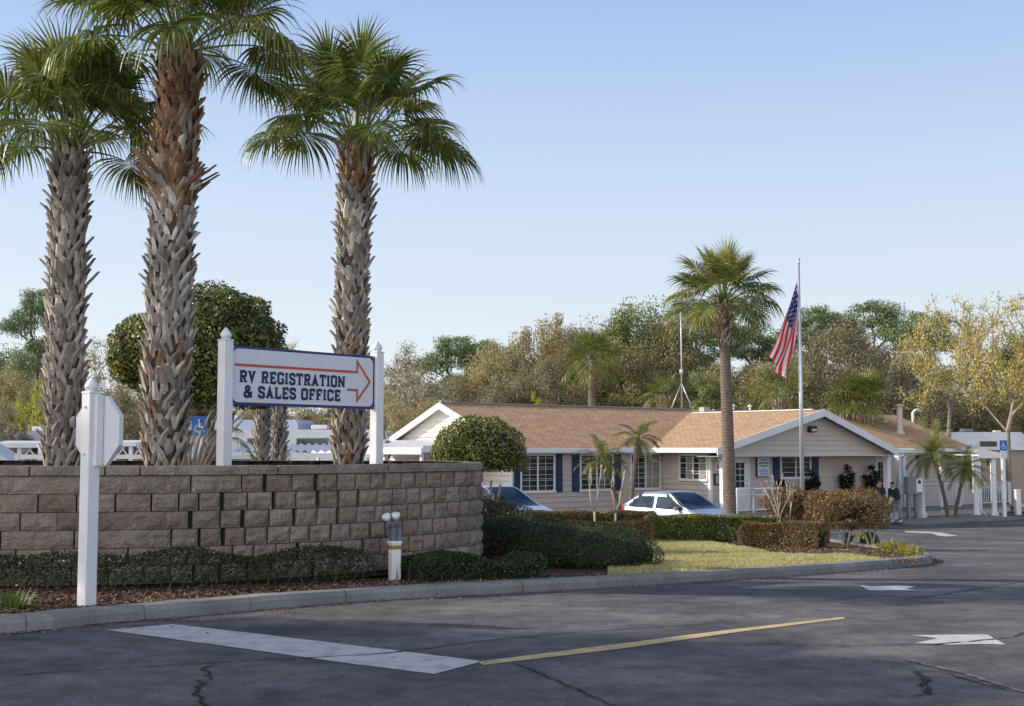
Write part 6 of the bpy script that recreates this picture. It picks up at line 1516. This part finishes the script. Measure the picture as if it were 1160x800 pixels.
# ------------------------------------------------------------------ background trees
def tree(name, label, cat, loc, H, blobs, ncl, per, cr, leaf, mat, trunk_r=.28, bark=None, seed=1, crown_base=.35, aspect=.6, flatc=1.0, group=None, sparse=1.0, surf=.55, twigs=0, rootx=0.0):
    """trunk + limbs that reach every leaf cluster; blobs are (centre, radii) in units of H"""
    rs = np.random.RandomState(seed); rr = random.Random(seed); t = thing(name, label, cat, tuple(loc), 0, group)
    vol = np.array([b[1][0] * b[1][1] * b[1][2] for b in blobs]) ** .8; vol /= vol.sum(); C_ = []
    for (c, r), v in zip(blobs, vol):
        k = max(2, int(ncl * v)); d = rnd_unit(rs, k); u = rs.uniform(surf, 1, k)[:, None]; C_.append(np.array(c) * H + d * np.array(r) * H * u)
    C_ = np.concatenate(C_); C_ = C_[C_[:, 2] > .08 * H]
    # skeleton
    nodes = [Vector((rootx * H * k / 6, 0, H * crown_base * k / 6)) for k in range(7)]; par = [-1] + list(range(6)); top = nodes[-1]
    order = np.argsort(np.linalg.norm(C_ - np.array(top), axis=1)); w_ = [0] * 7; ends = []
    for i in order:
        c = Vector(C_[i]); arr = np.array([tuple(n_) for n_ in nodes[3:]]); dist = np.linalg.norm(arr - np.array(c), axis=1) + .35 * np.linalg.norm(arr - np.array(top), axis=1) + 1.2 * np.maximum(0, arr[:, 2] - c.z)
        j = int(np.argmin(dist)) + 3; a = nodes[j]; m1 = a.lerp(c, .5) + Vector((rr.gauss(0, .05), rr.gauss(0, .05), rr.uniform(-.02, .06))) * (c - a).length
        nodes.append(m1); par.append(j); w_.append(0); nodes.append(c); par.append(len(nodes) - 2); w_.append(1); ends.append(len(nodes) - 1)
    for i in range(len(nodes) - 1, 0, -1): w_[par[i]] += w_[i]
    tot = max(1, w_[0]); rad = lambda i: max(.012 * H / 8, trunk_r * (w_[i] / tot) ** .5)
    mb = MB(); mb.tube([nodes[i] - (Vector((0, 0, .3)) if i == 0 else Vector()) for i in range(7)], [trunk_r * (1.15 - .25 * i / 6) for i in range(7)], 8)
    for i in range(7, len(nodes)):
        mb.tube([nodes[par[i]], nodes[i]], [min(rad(par[i]), rad(i) * 1.5), rad(i)], 5, cap=False)
    if twigs:
        for i in ends:
            for k in range(twigs):
                d = Vector(rs.normal(size=3)).normalized(); d.z = abs(d.z) * .7; p = nodes[i]; q_ = p + d * cr * 1.3; mb.tube([p, (p + q_) / 2 + Vector(rs.normal(size=3)) * .06, q_], [.022, .014, .005], 3, cap=False)
    mb.build('trunk', bark or BARK, t)
    n_ = len(C_) * per; idx = np.repeat(np.arange(len(C_)), per); wq = rs.uniform(.55, 1.35, len(C_))
    off_p = np.clip(rs.normal(size=(n_, 3)), -1.7, 1.7) * np.array([1, 1, flatc * .8]) * cr * .55 * wq[idx][:, None]
    pos = C_[idx] + off_p; keep = rs.rand(n_) < sparse; pos = pos[keep]; nr = off_p[keep]; nr = nr / (np.linalg.norm(nr, axis=1)[:, None] + 1e-6) + np.array([0, 0, .3])
    mb = MB(); mb.quads(leafquads(rs, pos, np.full(len(pos), leaf), aspect, nr, 1.2)); mb.build('crown', mat, t); return t
OAK1 = leafmat('oak_olive', (0.090, 0.084, 0.036), (0.346, 0.314, 0.141), (0.589, 0.512, 0.256), .42, .6, .35)
OAK2 = leafmat('oak_tan', (0.128, 0.109, 0.051), (0.474, 0.410, 0.205), (0.717, 0.614, 0.346), .42, .6, .35)
OAK3 = leafmat('oak_grey_brown', (0.090, 0.079, 0.046), (0.358, 0.320, 0.186), (0.563, 0.499, 0.320), .42, .6, .35)
OAKG = leafmat('oak_green', (0.058, 0.077, 0.026), (0.243, 0.282, 0.096), (0.486, 0.512, 0.192), .25, .6, .35)
PINE = leafmat('pine_needles', (0.051, 0.079, 0.036), (0.230, 0.294, 0.128), (0.410, 0.461, 0.230), .15, .6, .4)
YEL = leafmat('yellow_leaves', (0.230, 0.192, 0.051), (0.717, 0.589, 0.154), (0.800, 0.768, 0.256), .35, .6, .5)
YGR = leafmat('yellow_green_leaves', (0.128, 0.154, 0.019), (0.435, 0.435, 0.064), (0.640, 0.576, 0.102), .35, .6, .5)
DK = leafmat('dark_cypress', (0.015, 0.026, 0.015), (0.064, 0.083, 0.045), (0.115, 0.128, 0.077), .1, .6, .5)
BARKW = multi('pale_brown_bark', [(0.3, (0.15, 0.12, 0.09)), (0.7, (0.36, 0.31, 0.25))], 3, stretch=(1, 1, .3), bump=.6, bscale=12, bdist=.05)  # paler brown bark of the bare and yellow-leaved trees
P_OAK = [((0, 0, .62), (.36, .34, .32)), ((-.28, .05, .5), (.24, .24, .22)), ((.3, -.05, .52), (.24, .24, .24))]
P_WIDE = [((0, 0, .66), (.30, .3, .28)), ((-.36, 0, .50), (.26, .24, .26)), ((.38, 0, .55), (.28, .26, .28)), ((.05, -.2, .40), (.4, .25, .22))]
P_SCRUB = [((0, 0, .5), (.42, .4, .42)), ((-.35, 0, .35), (.3, .3, .3)), ((.38, 0, .38), (.3, .3, .34))]
P_PINE = [((0, 0, .92), (.15, .15, .07)), ((-.16, .05, .82), (.15, .14, .05)), ((.18, -.03, .85), (.15, .14, .055)), ((.04, .1, .70), (.18, .14, .045)), ((-.10, -.1, .62), (.13, .12, .04)), ((.17, .0, .60), (.12, .1, .035))]
protos = {}
def put(kind, label, px, top, Y, wpx=None, rz=0.0, group='trees beyond the office and yard', sub=0):
    zg = lotz(wx(px, Y), Y); H = (EYE + (HOR - top) * Y / F - zg) * (1.0 if kind in ('pine', 'cone') else 1.05)
    spec = {
     'oak':   ('oak_tree', 10, P_OAK, 200, 300, .85, .155, OAK1, .32, BARK, .28, .9),
     'tan':   ('oak_tree', 10, P_WIDE, 220, 270, .82, .15, OAK2, .30, BARK, .30, 1.2),
     'grey':  ('oak_tree', 10, P_WIDE, 230, 270, .80, .15, OAK3, .34, BARK, .22, 1.2),
     'green': ('oak_tree', 10, P_OAK, 190, 300, .85, .155, OAKG, .3, BARK, .3, .9),
     'scrub': ('scrub_tree', 8, P_SCRUB, 190, 240, .62, .125, OAK2, .12, BARK, .18, 1.0),
     'scrubg': ('scrub_tree', 8, P_SCRUB, 190, 240, .62, .125, OAK3, .12, BARK, .18, 1.0),
     'pine':  ('pine_tree', 12, P_PINE, 110, 210, .72, .14, PINE, .17, BARK, .62, .5),
     'bare':  ('bare_tree', 9, P_WIDE, 200, 45, .75, .14, OAK2, .2, BARKW, .25, 1.1),
     'yellow': ('yellow_tree', 10, [((0, 0, .72), (.36, .34, .25)), ((-.32, 0, .62), (.2, .2, .2)), ((.3, 0, .66), (.22, .2, .22))], 190, 40, .55, .14, YEL, .2, BARKW, .35, 1.0),
     'ygreen': ('yellow_green_tree', 8, P_SCRUB, 160, 130, .6, .19, YGR, .15, BARK, .2, 1.0),
     'cone':  ('conical_evergreen', 4, [((0, 0, .3), (.28, .28, .3)), ((0, 0, .6), (.2, .2, .28)), ((0, 0, .85), (.09, .09, .15))], 60, 70, .28, .1, DK, .06, BARK, .1, .7),
    }[kind]
    nm, H0, bl, ncl, per, cr, leaf, mat, tr, bk, cb, wfac = spec
    loc = (wx(px, Y), Y, zg); cat = 'tree'
    key = (kind, sub)
    if key not in protos:
        protos[key] = tree(nm, label, cat, loc, H0, bl, ncl, per, cr, leaf, mat, tr, bk, seed=hash_(kind) + sub * 7, crown_base=cb, flatc=.6 if kind == 'pine' else 1.0, group=group, twigs={'bare': 7, 'yellow': 4}.get(kind, 0))
        t = protos[key]; t.rotation_euler[2] = rz
    else: t = dup(protos[key], loc, rz, label, group=group)
    sz = H / H0; wid = (wpx * Y / F) / (wfac * H0) if wpx else sz
    t.scale = (wid, wid, sz); return t
def hash_(k_s): return sum(ord(c) * (i + 3) for i, c in enumerate(k_s)) % 1000
T_ = [
 ('pine', 'slender pine half hidden behind the shortest palm trunk', 40, 326, 62, 70, .3, 0),
 ('green', 'dark green oak at the far left behind the campers', 4, 392, 80, 110, 0, 0),
 ('ygreen', 'bright yellow-green bushy tree left of the shortest palm trunk', 62, 402, 60, 85, 0, 0),
 ('scrub', 'orange-brown scrubby tree left of the yellow-green one', 22, 405, 66, 90, 1, 0),
 ('scrubg', 'dark grey-green rounded tree low at the far left edge', 4, 452, 52, 60, 0, 0),
 ('bare', 'pale sparse tree between the two left palm trunks', 112, 384, 74, 110, .5, 0),
 ('scrubg', 'brown scrubby tree behind the back of the stop sign', 150, 428, 66, 110, 2, 0),
 ('scrub', 'brown scrubby tree directly behind the shortest palm trunk', 90, 432, 72, 120, 3, 0),
 ('tan', 'tan oak behind the clipped dome tree, left of the sign', 200, 420, 88, 150, 1, 0),
 ('scrub', 'tan thicket tree seen under the left half of the sign', 315, 448, 80, 150, 2.2, 0),
 ('scrubg', 'brown tree showing between sign board and ribbed carport', 378, 452, 84, 150, 4, 0),
 ('scrub', 'brown tree just behind the right signpost', 418, 440, 82, 110, 1.2, 0),
 ('bare', 'tall pale twiggy tree right of the registration sign', 468, 390, 74, 130, 1.5, 0),
 ('bare', 'second twiggy tree above the left end of the office', 452, 408, 82, 120, 2.9, 1),
 ('scrub', 'olive scrubby tree behind the patio canopy', 470, 448, 68, 110, 0, 0),
 ('pine', 'flat-topped pine above the left end of the office roof', 516, 380, 90, 85, 0, 0),
 ('pine', 'smaller pine leaning beside the flat-topped pine', 546, 386, 94, 70, 2, 1),
 ('scrubg', 'grey-brown tree behind the left end of the roof ridge', 525, 418, 84, 130, 1, 0),
 ('tan', 'tan spreading tree left of the tallest oak', 570, 384, 84, 130, 2.5, 0),
 ('tan', 'tallest tan oak rising over the middle of the left roof', 612, 342, 86, 150, 0, 1),
 ('grey', 'grey-green dense oak right of the tallest tan oak', 648, 372, 90, 140, 1, 0),
 ('grey', 'grey dense oak low over the roof, left of the tall cabbage palm', 610, 405, 78, 140, 3, 0),
 ('green', 'bright-topped green oak left of the antenna mast', 722, 340, 90, 120, 0, 0),
 ('oak', 'dark olive oak behind the antenna mast', 758, 360, 88, 130, 1, 0),
 ('oak', 'olive oak right of the tall cabbage palm', 700, 385, 80, 110, 3, 0),
 ('pine', 'dark pine left of the tall slender palm', 795, 343, 96, 110, 1, 1),
 ('pine', 'sparse pine right of the tall slender palm trunk', 852, 368, 96, 90, 4, 0),
 ('scrub', 'tan thicket tree behind the tall slender palm', 835, 405, 84, 140, .3, 0),
 ('green', 'green oak low behind the antenna tripod', 800, 420, 78, 100, 2, 0),
 ('scrub', 'tan brown tree behind the flag', 885, 400, 82, 120, 2.8, 0),
 ('pine', 'flat-crowned pine right of the flagpole', 925, 346, 100, 95, .8, 0),
 ('pine', 'broad pine with flat dark crown, highest right of the flag', 990, 340, 102, 95, 2.7, 1),
 ('grey', 'broad grey-tan oak with dark limbs right of the flagpole', 955, 362, 80, 175, .4, 1),
 ('grey', 'grey-brown oak behind the vent pipe', 1020, 400, 88, 130, 2.2, 0),
 ('pine', 'dark pine just left of the yellow-leaved trees', 1050, 352, 96, 90, 2, 0),
 ('yellow', 'yellow-leaved tree with bare forking limbs, left of the pair', 1075, 338, 74, 125, .2, 0),
 ('yellow', 'yellow-leaved tree with crooked pale trunk at the right edge', 1142, 337, 66, 140, 2.1, 1),
 ('scrubg', 'brown-grey tree behind the fifth-wheel trailer', 1075, 425, 92, 130, 1, 0),
 ('green', 'green oak at the right edge beyond the trailers', 1165, 372, 96, 140, 1, 0),
 ('scrub', 'olive tan tree between the two yellow-leaved trees', 1115, 418, 90, 130, 3.3, 0),
 ('ygreen', 'low yellow-green tree above the blue parking sign', 1128, 440, 94, 90, 1.4, 0),
 ('ygreen', 'small round yellow bush just above the office ridge', 604, 443, 66, 46, 0, 0),
 ('cone', 'dark conical evergreen left of the patio canopy', 436, 470, 52, 26, 0, 0),
 ('cone', 'shorter dark conical evergreen beside the right signpost', 424, 478, 50, 22, 0, 0),
 ('scrub', 'low shrubby tree at the right end of the office roof', 1050, 470, 75, 60, .6, 0),
]
for k, (kind, lab, px_, top_, Y_, w_, rz_, sub_) in enumerate(T_): put(kind, lab, px_, top_, Y_, w_, rz_, sub=sub_)
# far wood that closes the gaps low down
rs = np.random.RandomState(77); n_ = 42000; xx = rs.uniform(-75, 75, n_); hgt = np.array([6.2 + 2.2 * noise.noise(Vector((x * .12, 0, 3))) + 1.6 * noise.noise(Vector((x * .5, 1, 3))) for x in xx])
zq = rs.uniform(0, 1, n_) ** .75 * hgt - 1.5; yq = 112 + rs.normal(0, 2.0, n_)
mb = MB(); mb.quads(leafquads(rs, np.stack([xx, yq, zq], 1), np.full(n_, .55), .7)); o = mb.build('distant_woods', OAK3); o['kind'] = 'stuff'; o['label'] = 'distant brown-green woods behind the separate trees'; o['category'] = 'woods'
# cabbage palms beyond the roof
GB = 'cabbage palms beyond the office roof'
def bpalm(label, px, crowny, Y, nf, pet, fan, seed, yel=False, thin=True, emin=-25):
    zg = g(Y); H = EYE + (HOR - crowny) * Y / F - zg
    sabal('cabbage_palm', label, (wx(px, Y), Y, zg), H, .26, .21, seed, nf, pet, fan, 26, thinboot=thin, emin=emin, group=GB, dz=.16, per=8, stub=.15, boot_from=H * .5)
bpalm('tall cabbage palm with pale bare trunk above the left roof', 671, 408, 74, 30, 1.0, 1.3, 81)
bpalm('yellow-green low palm just left of the antenna mast', 753, 448, 66, 18, .7, .85, 82, True)
bpalm('low spreading palm right of the tall slender palm trunk', 884, 446, 68, 24, 1.0, 1.3, 83)
bpalm('bushy palm with fat stubby trunk top right of the flagpole', 974, 455, 66, 34, .8, 1.35, 84, emin=0)
bpalm('tiny distant palm beside the right signpost', 428, 446, 96, 14, .6, .8, 85)
# bare pale stems at the foot of the tallest palm
t = thing('bare_shrub', 'pale leaning bare stems between the tallest palm trunk and the left signpost', 'shrub', at(212, 19.5, SOIL), 0); rr = random.Random(9)
for k in range(9):
    lean = -.25 + .14 * k + rr.uniform(-.05, .05); L2 = rr.uniform(.55, .95); mb = MB()
    mb.tube([(-.12 + .05 * k, 0, -.05), (-.12 + .05 * k + lean * .35 * L2, rr.uniform(-.05, .05), L2 * .5), (-.12 + .05 * k + lean * L2 + rr.uniform(-.05, .05), rr.uniform(-.1, .1), L2)], [.035, .028, .012], 6); mb.build('stem', PALEBARK, t)

# ------------------------------------------------------------------ roadside oaks west of the frame: their shade falls over the near road and wall
G2 = 'oaks standing west of the drive'
big = None
for k, (x, y, h, wd, rz) in enumerate(((-17.5, 10.6, 10.0, .95, 0), (-19, 4.5, 9.5, 1.0, 1.1), (-26, 9.0, 15.0, 1.1, 4.0))):
    if big is None: big = tree('shade_oak', 'roadside oak', 'tree', (x, y, 0), 10, P_WIDE, 85, 60, .62, .20, OAK1, .35, BARK, seed=5, crown_base=.3, group=G2); t = big
    else: t = dup(big, (x, y, 0), rz, group=G2)
    t.scale = (wd, wd, h / 10); t.location.z = g(y); t['label'] = 'leafy oak outside the left edge of the view shading the road'

for k, (x, y, h, rz, lab) in enumerate(((-16, 13.2, 10.0, .3, 'roadside pine outside the left edge of the view, beside the planter'), (-30, 15, 18.0, 2.0, 'tallest roadside pine outside the left edge of the view'), (-22, 13, 12.5, 5, 'roadside pine between the shading oaks outside the left edge'))):
    t = dup(protos[('pine', k % 2)], (x, y, g(y)), rz, lab, (.75, .75, h / 12), 'pines standing west of the drive')
